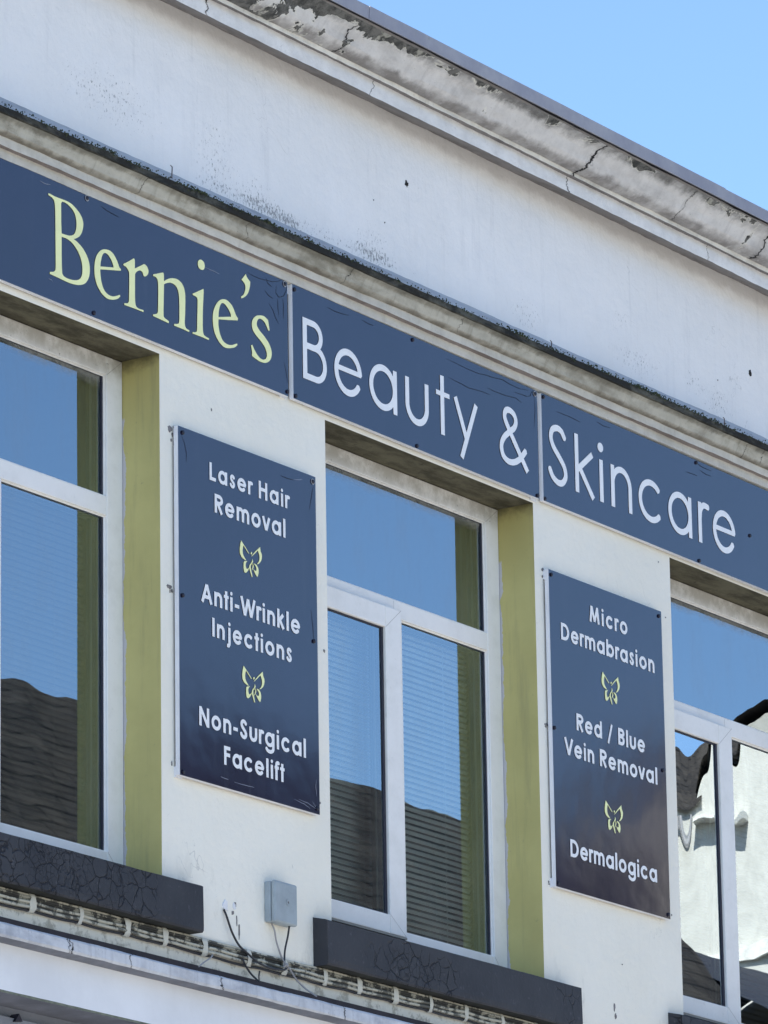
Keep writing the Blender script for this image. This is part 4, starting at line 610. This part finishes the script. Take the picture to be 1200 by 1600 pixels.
for k, (a, b) in enumerate(OP):
    dx = PITCH * (k - 1)
    xl, xr = a + .002, b - .002
    mb = MB(); YF = .175
    gr = 1.698 + dx; gl = xl + .095; zt, zb = 7.769, 5.730
    frame_ring(mb, xl, xr, zb, zt, xr - gr, YF, .245, wl=.095, wt=.074, wb=.102)
    mb.box(gl, gr, YF + .001, .244, 7.136, 7.212)                       # transom
    mb.box(.985 + dx, 1.045 + dx, YF + .0015, .243, zb + .10, 7.136)       # mullion
    Wn = bevel(mb.build('window', M['upvc'], B), .003)
    # inner bead, slightly recessed
    mb = MB(); frame_ring(mb, gl - .0, gr + .0, 7.212, 7.695, .006, YF + .012, .196); frame_ring(mb, 1.045 + dx, gr, 5.832, 7.136, .006, YF + .012, .196); mb.build('glazing_bead', M['upvc'], Wn)
    # opening sash in front
    sx0, sx1, sz0, sz1 = .262 + dx, .985 + dx, 5.800, 7.157
    mb = MB(); frame_ring(mb, sx0, sx1, sz0, sz1, .115, .140, .1745, wl=.10, wt=.09, wb=.077); sh = bevel(mb.build('sash', M['upvc'], Wn), .004)
    mb = MB(); mb.box(sx0, sx1, .137, .174, 5.789, 5.7985); mb.build('drip_trim', M['trim_brown'], Wn)
    def mitre(x0, z0, x1, z1, y):
        mb = MB(); d = Vector((x1 - x0, z1 - z0)).normalized() * .0007; nx, nzv = -d.y, d.x
        mb.quad((x0 - nx, y, z0 - nzv), (x1 - nx, y, z1 - nzv), (x1 + nx, y, z1 + nzv), (x0 + nx, y, z0 + nzv)); mb.build('mitre_joint', M['trim_brown'], Wn)
    mitre(gr, 5.832, xr, zb, YF - .0004); mitre(gr, 7.695, xr, zt, YF - .0004)
    mitre(.870 + dx, 5.877, sx1, sz0, .1396); mitre(.870 + dx, 7.067, sx1, sz1, .1396); mitre(.985 + dx, 7.157, .985 + dx, 7.205, YF + .0006)
    for (ax, bx, az, bz, yy) in ((gl, gr, 7.212, 7.695, .190), (1.045 + dx, gr, 5.832, 7.136, .190), (sx0 + .10, sx1 - .115, 5.877, 7.067, .1535)):
        mb = MB(); frame_ring(mb, ax, bx, az, bz, .017, yy, yy + .004, wl=.008, wt=.008, wb=.006); mb.build('gasket', M['seal'], Wn)
    wavy = k == 2
    ga, gb = M['glass_a'], M['glass_b']
    g1, g2 = (M['glass_w'], M['glass_w2']) if wavy else (ga, gb)
    pane(Wn, gl, gr, 7.205, 7.70, .197, ga); pane(Wn, gl, gr, 7.205, 7.70, .223, gb)
    pane(Wn, 1.04 + dx, gr, 5.825, 7.14, .197, g1); pane(Wn, 1.04 + dx, gr, 5.825, 7.14, .223, g2)
    pane(Wn, sx0 + .09, .872 + dx, 5.873, 7.070, .158, g1); pane(Wn, sx0 + .09, .872 + dx, 5.873, 7.070, .1735, g2)
    spacers(Wn, gl, gr, 7.205, 7.70, .2235 + .0005); spacers(Wn, 1.04 + dx, gr, 5.825, 7.14, .224); spacers(Wn, sx0 + .1, .870 + dx, 5.877, 7.067, .1755)
    # venetian blind behind the lower panes
    key = ('slat_dk', 'slat', 'slat_bl')[k]
    for i in range(52):
        o = bpy.data.objects.new('slat', SL[key]); link(o, Wn); o.location = (a + .10, .290 + .0015 * nz(i, k, .7), 5.84 + i * .0252 + .001 * nz(i, k + 3, .9)); o.scale = (b - a - .20, 1, 1)
        o.rotation_euler = (0, .0012 * nz(i, k + 5, .8), 0)
    mb = MB(); mb.box(a + .09, b - .09, .270, .305, 7.150, 7.185); mb.build('blind_rail', M[key], Wn)
    mb = MB()
    for xx in (a + .30, a + .78, b - .30): mb.tube([(xx, .277, 5.83), (xx, .277, 7.15)], .0012, 5)
    mb.build('blind_cord', M[key], Wn)
# paint chips, fixing holes and filler on the wall
def blob(name, x, z, rx, rz, mat, seed, y=-.0025, th=.0025, n=14):
    rr = random.Random(seed); pts = []
    for i in range(n):
        t = 2 * math.pi * i / n; q = rr.uniform(.55, 1.15); pts.append((x + math.cos(t) * rx * q, z + math.sin(t) * rz * q))
    mb = MB(); c0 = len(mb.v); mb.v.append((x, y, z)); mb.v += [(p[0], y, p[1]) for p in pts]; mb.v += [(x + (p[0] - x) * 1.08, .0, z + (p[1] - z) * 1.08) for p in pts]
    for i in range(n):
        j = (i + 1) % n; mb.f.append((0, 1 + i, 1 + j)[::1]); mb.f.append((1 + i, 1 + n + i, 1 + n + j, 1 + j)); mb.mi += [0, 0]
    return mb.build(name, mat, B)
chips = [(-.815, 7.488, .014, .014), (-.800, 7.468, .005, .010), (-.790, 7.50, .006, .005), (-.782, 7.478, .006, .008), (-.806, 7.445, .005, .008), (-.79, 7.435, .004, .008),
         (-.825, 6.862, .016, .009), (-.808, 6.848, .007, .009), (-.82, 6.845, .003, .008), (-.815, 6.176, .004, .010), (.215, 6.815, .006, .006), (.173, 6.194, .003, .006), (.160, 7.480, .005, .007), (1.862, 7.493, .011, .008), (1.860, 7.463, .005, .006),
         (1.865, 6.822, .015, .006), (1.858, 6.812, .008, .004), (1.851, 6.149, .004, .005), (1.853, 6.140, .006, .003), (2.872, 7.489, .004, .003), (2.846, 6.163, .003, .004), (2.424, 5.885, .004, .003), (-.54, 7.629, .003, .006), (2.35, 5.69, .006, .02), (2.358, 5.655, .008, .012), (2.825, 7.73, .003, .003),
         (-.40, 5.640, .003, .020), (-.385, 5.60, .004, .03), (-.425, 5.665, .009, .010), (-.41, 5.70, .007, .010)]
for i, (x, z, a, b) in enumerate(chips): blob('paint_chip', x, z, a, b, M['chip'], i)
blob('filler_patch', -.474, 5.685, .018, .024, M['paste'], 90, y=-.004); blob('filler_patch', -.415, 5.690, .010, .014, M['paste'], 91, y=-.003)
for i, (x, z, r) in enumerate(((.869, 8.939, .0135), (3.699, 8.806, .014), (.62, 8.80, .003), (3.4, 8.70, .003), (.70, 8.725, .0035))):
    blob('fixing_hole', x, z, r, r * 1.05, M['hole'], 40 + i, y=-.002)
# ------------------------------------------------------------------ sign boards
def screw_mesh():
    mb = MB(); n = 10; r = .0085
    for y, q in ((0, 1.0), (-.003, 1.0), (-.0055, .62)):
        for i in range(n): mb.v.append((math.cos(2 * math.pi * i / n) * r * q, y, math.sin(2 * math.pi * i / n) * r * q))
    for s_ in range(2):
        for i in range(n): mb.f.append((s_ * n + i, s_ * n + (i + 1) % n, (s_ + 1) * n + (i + 1) % n, (s_ + 1) * n + i)); mb.mi.append(0)
    mb.f.append(tuple(2 * n + i for i in range(n))); mb.mi.append(0); return mb.mesh('screw', M['screw'])
SCREW = screw_mesh()
def washer_mesh():
    mb = MB(); n = 14
    for r in (.0085, .0125):
        for i in range(n): mb.v.append((math.cos(2 * math.pi * i / n) * r, 0, math.sin(2 * math.pi * i / n) * r))
    for i in range(n): mb.f.append((i, (i + 1) % n, n + (i + 1) % n, n + i)); mb.mi.append(0)
    return mb.mesh('washer', M['washer'])
WASHER = washer_mesh()
def board(x0, x1, z0, z1, yf, yb, dz=0):
    """thin composite board: navy face, white edges; dz = how much the right end sits lower"""
    mb = MB(); nx = max(2, int((x1 - x0) / .06)); nzz = max(2, int((z1 - z0) / .06)); s0 = x0 * 3.7
    def P(i, j, y): 
        x = x0 + (x1 - x0) * i / nx; z = z0 + (z1 - z0) * j / nzz + dz * i / nx
        w = .0005 * nz(x, s0, 2.1)
        return (x, y + w, z)
    for i in range(nx):
        for j in range(nzz): mb.quad(P(i, j, yf), P(i + 1, j, yf), P(i + 1, j + 1, yf), P(i, j + 1, yf), 0)
    for i in range(nx):
        for j, fl in ((0, 0), (nzz, 1)):
            q = [P(i, j, yf), P(i, j, yb), P(i + 1, j, yb), P(i + 1, j, yf)]; mb.quad(*(q if fl == 0 else q[::-1]), 1)
    for j in range(nzz):
        for i, fl in ((0, 0), (nx, 1)):
            q = [P(i, j, yf), P(i, j + 1, yf), P(i, j + 1, yb), P(i, j, yb)]; mb.quad(*(q if fl == 0 else q[::-1]), 1)
    return mb
def creases(parent, key, x0, yf):
    for ty, mat, r in (('d', M['crease_d'], .0012), ('l', M['crease_l'], .0009)):
        for pl in CREASES.get(key + ty, []):
            mb = MB(); P = [(a / 1000 - x0, b / 1000) for a, b in pl]; Q = []
            for i in range(len(P) - 1):
                for t in (0, .33, .66): Q.append((P[i][0] + (P[i + 1][0] - P[i][0]) * t, P[i][1] + (P[i + 1][1] - P[i][1]) * t))
            Q.append(P[-1]); rr = []
            Q = [(a + .0015 * nz(i, a, .9), b + .0012 * nz(i + 40, b, .8)) for i, (a, b) in enumerate(Q)]
            for i in range(len(Q)): rr.append(r * (.25 + .9 * math.sin(math.pi * (i + .3) / len(Q))))
            for i in range(len(Q) - 1):
                d = Vector((Q[i + 1][0] - Q[i][0], Q[i + 1][1] - Q[i][1])).normalized(); nn = (-d.y, d.x)
                a, b = Q[i], Q[i + 1]; ya = yf - .0011
                mb.quad((a[0] - nn[0] * rr[i], ya, a[1] - nn[1] * rr[i]), (b[0] - nn[0] * rr[i + 1], ya, b[1] - nn[1] * rr[i + 1]), (b[0] + nn[0] * rr[i + 1], ya, b[1] + nn[1] * rr[i + 1]), (a[0] + nn[0] * rr[i], ya, a[1] + nn[1] * rr[i]))
            mb.build('crease' if ty == 'd' else 'scuff', mat, parent)
YF = -.028
def sign(name, x0, x1, z0, z1, label, group, screws, key, dz=0, face=M['navy']):
    r = empty(name, (x0, 0, 0), label, 'sign', group)
    mb = board(x0, x1, z0, z1, YF, -.008, dz); mb.v = [(a - x0, b, c) for a, b, c in mb.v]
    mb.build('board', [face, M['board_edge']], r)
    for i, (x, z, w) in enumerate(screws):
        o = bpy.data.objects.new('screw', SCREW); link(o, r); o.location = (x - x0, YF - .0016, z)
        if w: o2 = bpy.data.objects.new('washer', WASHER); link(o2, r); o2.location = (x - x0, YF - .0022, z)
    for x, z, w in (screws[0], screws[-1]):
        mb = MB(); mb.box(x - x0 - .02, x - x0 + .02, -.0078, -.0003, z - .02, z + .02); mb.build('packer', M['board_edge'], r)
    creases(r, key, x0, YF); return r
SG = 'navy sign boards of the long band under the string course'
s1 = sign('sign_board', -1.925, -.052, 7.800, 8.2735, 'navy sign board with pale lime serif lettering Bernie\'s, left end of the long band', SG,
          [(-1.38, 8.258, 1), (-1.337, 7.815, 0), (-.071, 8.255, 1), (-.060, 7.812, 0)], 'b1', -.006)
s2 = sign('sign_board', -.017, 1.808, 7.795, 8.270, 'navy sign board with white lettering Beauty and ampersand, middle of the long band', SG,
          [(-.009 + .006, 8.25, 0), (-.003, 7.808, 0), (.85, 8.252, 0), (.869, 7.803, 0), (1.790, 8.245, 1), (1.793, 7.798, 0)], 'b2', -.008)
s3 = sign('sign_board', 1.842, 3.84, 7.7875, 8.262, 'navy sign board with white lettering Skincare, right end of the long band', SG,
          [(1.858, 8.248, 0), (1.850, 7.797, 0), (3.134, 8.248, 0), (3.133, 7.797, 0), (3.593, 8.011, 0), (3.82, 7.80, 0)], 'b3', -.004)
for word, par, x0, mat in (('Bernies', s1, -1.925, M['vinyl_lime']), ('Beauty', s2, -.017, M['vinyl_white']), ('Skincare', s3, 1.842, M['vinyl_white'])):
    for ch, lx, lz, txt in WORDS[word]:
        me = flat_shape('letter', txt, .0001, .0008, mat)
        o = bpy.data.objects.new('letter', me); link(o, par); o.location = (lx * .0001 - x0, YF - .0020, lz * .0001)
GP = 'navy treatment panels between the windows'
pA = sign('treatment_panel', -.800, .130, 6.132, 7.500, 'tall navy panel listing Laser Hair Removal, Anti-Wrinkle Injections and Non-Surgical Facelift', GP,
          [(-.771, 7.478, 0), (.108, 7.480, 1), (.102, 6.828, 0), (-.777, 6.833, 0), (.110, 6.158, 0), (-.780, 6.146, 0)], 'pA', .004)
pB = sign('treatment_panel', 1.866, 2.790, 6.130, 7.493, 'tall navy panel listing Micro Dermabrasion, Red / Blue Vein Removal and Dermalogica', GP,
          [(1.886, 7.472, 0), (2.767, 7.470, 0), (1.882, 6.808, 0), (2.762, 6.782, 0), (2.772, 6.150, 0), (1.881, 6.147, 0)], 'pB', .002)
GL = {}
for pn, text, pos, zb_, em in LINES:
    par, x0 = (pA, -.800) if pn == 'A' else (pB, 1.866)
    for ch, x in pos:
        if ch not in GL: GL[ch] = flat_shape('letter', FONT[ch], .001, .012, M['vinyl_white'])
        o = bpy.data.objects.new('letter', GL[ch]); link(o, par); o.location = (x / 100 - x0, YF - .0020, zb_ / 100); o.scale = (em / 100, .06, em / 100)
BFM = flat_shape('butterfly_emblem', BUTTERFLY, .0001, .0008, M['vinyl_lime'])
for par, x0, cx, z, s_ in ((pA, -.800, -.3245, 7.000, 1), (pA, -.800, -.3155, 6.503, 1), (pB, 1.866, 2.345, 6.996, .99), (pB, 1.866, 2.342, 6.434, .99)):
    o = bpy.data.objects.new('butterfly_emblem', BFM); link(o, par); o.location = (cx - x0, YF - .0020, z); o.scale = (s_, 1, s_)
# ------------------------------------------------------------------ junction box and cables
JB = empty('junction_box', (-.145, 0, 5.655), 'small grey weatherproof junction box on the white pier left of the middle window sill', 'junction box')
mb = MB(); mb.box(-.071, .077, -.030, 0, .006, .165); bevel(mb.build('box_body', M['box'], JB), .006, 3)
mb = MB(); mb.box(-.073, .079, -.054, -.0315, .003, .167); bevel(mb.build('box_lid', M['box'], JB), .010, 4)
mb = MB(); n = 16
for y, r in ((-.0545, .0125), (-.0565, .0125), (-.0565, .0055), (-.0550, .0050)):
    for i in range(n): mb.v.append((.012 + math.cos(2 * math.pi * i / n) * r, y, .089 + math.sin(2 * math.pi * i / n) * r))
for s_ in range(3):
    for i in range(n): mb.f.append((s_ * n + i, s_ * n + (i + 1) % n, (s_ + 1) * n + (i + 1) % n, (s_ + 1) * n + i)); mb.mi.append(0)
mb.build('lock_ring', M['box'], JB)
mb = MB(); mb.tube([(.012, -.0549, .089), (.012, -.0555, .089)], .0048, 10); mb.build('keyhole', M['chip'], JB)
for z in (.135, .045): 
    mb = MB(); mb.box(.074, .084, -.046, -.022, z - .008, z + .008); bevel(mb.build('hinge', M['box'], JB), .002)
def smooth_path(pts, k=6):
    P = [Vector(p) for p in pts]; out = []
    for i in range(len(P) - 1):
        p0 = P[i - 1] if i else P[0]; p1, p2 = P[i], P[i + 1]; p3 = P[i + 2] if i + 2 < len(P) else P[-1]
        for j in range(k):
            t = j / k; out.append(.5 * ((2 * p1) + (p2 - p0) * t + (2 * p0 - 5 * p1 + 4 * p2 - p3) * t * t + (3 * p1 - p0 - 3 * p2 + p3) * t ** 3))
    out.append(P[-1]); return out
def cable(name, pts, r, mat, label, group=None):
    mb = MB(); p0 = Vector(pts[0]); mb.tube([p - p0 for p in smooth_path(pts)], r, 8)
    o = mb.build(name, mat, None, True); o.location = p0; return tag(o, label, 'cable', group)
cable('cable', [(-.098, -.035, 5.662), (-.102, -.03, 5.62), (-.115, -.025, 5.565), (-.127, -.03, 5.515)], .0038, M['cab_black'], 'short black cable dropping straight from the grey junction box')
cable('cable', [(-.186, -.012, 5.662), (-.180, -.022, 5.632), (-.162, -.02, 5.585), (-.135, -.028, 5.525), (-.105, -.04, 5.49), (-.060, -.04, 5.455), (-.010, -.05, 5.425), (.002, -.09, 5.395)], .0034, M['cab_grey'], 'thin grey cable looping from the junction box down to the ledge')
cable('cable', [(-.488, -.004, 5.668), (-.484, -.014, 5.640), (-.470, -.018, 5.605), (-.452, -.02, 5.575), (-.425, -.03, 5.535), (-.370, -.04, 5.504), (-.317, -.042, 5.484), (-.24, -.042, 5.476), (-.146, -.04, 5.482), (-.12, -.04, 5.50)], .0042, M['cab_black'], 'long black cable running from the filler patch to the cable bundle')
cable('cable', [(-.405, -.03, 5.49), (-.395, -.035, 5.465), (-.365, -.04, 5.435), (-.338, -.06, 5.405)], .0038, M['cab_black'], 'short black cable end hanging below the cable bundle')
cable('cable', [(-.338, -.06, 5.405), (-.32, -.045, 5.43), (-.30, -.035, 5.455)], .0026, M['cab_black'], 'thin black cable tail bent up from the ledge')
cable('cable', [(-.60, -.03, 5.475), (-.635, -.045, 5.455), (-.69, -.06, 5.432), (-.76, -.08, 5.40)], .003, M['cab_grey'], 'pale grey cable crossing from the bundle down onto the ledge')
CB = empty('cable_bundle', (-.4, 0, 5.5), 'bundle of paint-covered cables clipped along the wall under the window sills', 'cables')
for i in range(7):
    mb = MB(); pts = []; x = -3.2
    while x < 4.4:
        u = (x + 1.698) / .2867 % 1; sag = .004 * math.sin(math.pi * u) * (1 if i > 2 else -.3)
        zz = 5.529 - i * .0085 + .0022 * nz(x, i * 3, 2.5) - sag; yy = -.007 - (.004 if i % 2 else 0) - .003 * (1 + nz(x, i * 5 + 1, 3)) - (.004 if 2 < i < 6 else 0)
        if i == 6: zz -= .003 * (1 + nz(x, 77, 2))
        pts.append((x + .4, yy, zz - 5.5)); x += .035
    mb.tube(pts, (.0054, .0056, .0052, .0058, .0052, .0058, .0048)[i], 8)
    mb.build('cable', [M['cab_paint'], M['cab_dirty'], M['cab_dirty'], M['cab_paint'], M['cab_dirty'], M['cab_paint'], M['cab_black']][i], CB, True)
rr = random.Random(3)
for i, x in enumerate([-2.85, -2.56, -2.27, -1.985, -1.698, -1.410, -1.124, -.887, -.634, -.346, -.112, .166, .401, .659, .911, 1.169, 1.44, 1.70, 1.97, 2.24, 2.5, 2.78, 3.05, 3.3, 3.6]):
    mb = MB(); pts = []
    w = rr.uniform(.010, .019)
    ys = [(-.002, 5.538), (-.016, 5.534), (-.022, 5.520), (-.0235, 5.50), (-.022, 5.482), (-.016, 5.470), (-.002, 5.466)]
    for j, (y, z) in enumerate(ys):
        e = w * (.8 + .5 * rr.random()) / 1; s_ = rr.uniform(-.003, .003)
        mb.v += [(x - e + s_ + .4, y, z - 5.5), (x - e * .5 + s_ + .4, y - .003, z - 5.5), (x + e * .5 + s_ + .4, y - .003, z - 5.5), (x + e + s_ + .4, y, z - 5.5)]
    for j in range(len(ys) - 1):
        for q in range(3): mb.f.append((j * 4 + q, (j + 1) * 4 + q, (j + 1) * 4 + q + 1, j * 4 + q + 1)); mb.mi.append(0)
    mb.build('clip', M['clip'], CB, True)
mb = MB()
for i in range(9):
    t = rr.uniform(0, 6.28); mb.tube(smooth_path([(.272 + math.cos(t) * .012, -.035, .0 + math.sin(t) * .012), (.272, -.048, .004), (.272 - math.cos(t + .5) * .016, -.034, -math.sin(t + .5) * .014)], 4), .0022, 6)
mb.build('cable_knot', M['cab_grey'], CB, True)
# ------------------------------------------------------------------ across the street (mirrored in the glass and the gloss of the signs)
A = empty('terraced_house', (25, -16, 0), 'buff brick terrace with a long dark slate roof across the street', 'building')
mb = MB(); x0, x1 = -22, 11.3; d = -8
mb.quad((x0, 0, 0), (x0, 0, 9.4), (x1, 0, 9.4), (x1, 0, 0)); mb.quad((x0, d, 0), (x0, d, 9.4), (x0, 0, 9.4), (x0, 0, 0))
mb.poly([(x0, 0, 9.4), (x0, -4, 14.25), (x0, d, 9.4)]); mb.quad((x0, d, 0), (x1, d, 0), (x1, d, 9.4), (x0, d, 9.4)); mb.build('wall', M['brick'], A)
mb = MB(); n = 60
for i in range(n):
    a = x0 - .3 + (x1 - x0 + .2) * i / n; b = x0 - .3 + (x1 - x0 + .2) * (i + 1) / n
    ra = 14.40 + .06 * nz(a, 3, .35); rb = 14.40 + .06 * nz(b, 3, .35)
    mb.quad((a, .3, 9.1), (b, .3, 9.1), (b, -4, rb), (a, -4, ra)); mb.quad((a, -4, ra), (b, -4, rb), (b, d - .3, 9.1), (a, d - .3, 9.1))
mb.build('roof', M['slate'], A)
for i in range(9):
    for z in (1.2, 5.4):
        cx = x0 + 2.2 + i * 4.0
        mb = MB(); frame_ring(mb, cx - .6, cx + .6, z, z + 1.9, .09, .002, .06); f = mb.build('window', M['upvc'], A)
        mb = MB(); mb.box(cx - .52, cx + .52, .004, .02, z + .08, z + 1.82); mb.build('pane', M['seal'], f)
E_ = empty('low_extension', (38.4, -20, 0), 'low extension with a dark blue felt roof against the white gable', 'building')
mb = MB(); mb.box(-2.0, 1.55, -3.9, 4.0, 0, 11.5); mb.build('wall', M['brick'], E_)
mb = MB(); mb.quad((-2.05, 4.2, 11.2), (1.58, 4.2, 11.2), (1.58, .0, 13.65), (-2.05, .0, 13.6)); mb.quad((-2.05, 0, 13.6), (1.58, 0, 13.65), (1.58, -4.1, 11.2), (-2.05, -4.1, 11.2)); mb.build('roof', M['felt'], E_)
Bb = empty('gabled_house', (40, -21, 0), 'tall sunlit white gabled house mirrored in the right window', 'building')
mb = MB()
mb.poly([(0, -2.1, 0), (0, 3.6, 0), (0, 3.6, 14.7), (0, 1.0, 17.0), (0, -.6, 16.2), (0, -2.1, 16.0)][::-1])
mb.quad((0, 3.6, 0), (12, 3.6, 0), (12, 3.6, 14.7), (0, 3.6, 14.7)); mb.quad((12, -2.1, 0), (0, -2.1, 0), (0, -2.1, 16.0), (12, -2.1, 16.0)); mb.quad((12, 3.6, 0), (12, -2.1, 0), (12, -2.1, 16.0), (12, 3.6, 14.7)); mb.build('wall', M['render'], Bb)
mb = MB()
mb.quad((-.12, 3.9, 14.5), (12, 3.9, 14.5), (12, 1.0, 17.12), (-.12, 1.0, 17.12)); mb.quad((-.12, 1.0, 17.12), (12, 1.0, 17.12), (12, -.6, 16.32), (-.12, -.6, 16.32))
mb.quad((-.2, -.1, 16.1), (1.4, -.1, 17.15), (1.4, -2.3, 17.15), (-.2, -2.3, 15.95)); mb.build('roof', M['slate'], Bb)
mb = MB(); frame_ring(mb, 0, 1, 0, 1, .1, 0, .05); 
for y, z in ((2.3, 13.7), (.6, 9.0)):
    mb = MB(); mb.box(-.05, -.001, y - .55, y + .55, z, z + 1.5); f = mb.build('window', M['upvc'], Bb)
    mb = MB(); mb.box(-.06, -.0505, y - .45, y + .45, z + .1, z + 1.4); mb.build('pane', M['seal'], f)
mb = MB(); mb.tube([(-.12, -1.15, 0), (-.12, -1.15, 15.9)], .06, 8); mb.build('shadow_pipe', M['cab_grey'], Bb)  # pipe, hood and band added for the shadows they give the mirrored gable
mb = MB(); mb.box(-.55, -.001, -.75, .65, 15.6, 15.68); mb.build('shadow_hood', M['cfillet'], Bb)
mb = MB(); mb.box(-.08, -.001, -2.05, 3.5, 13.9, 14.02); mb.build('shadow_band', M['cfillet'], Bb)
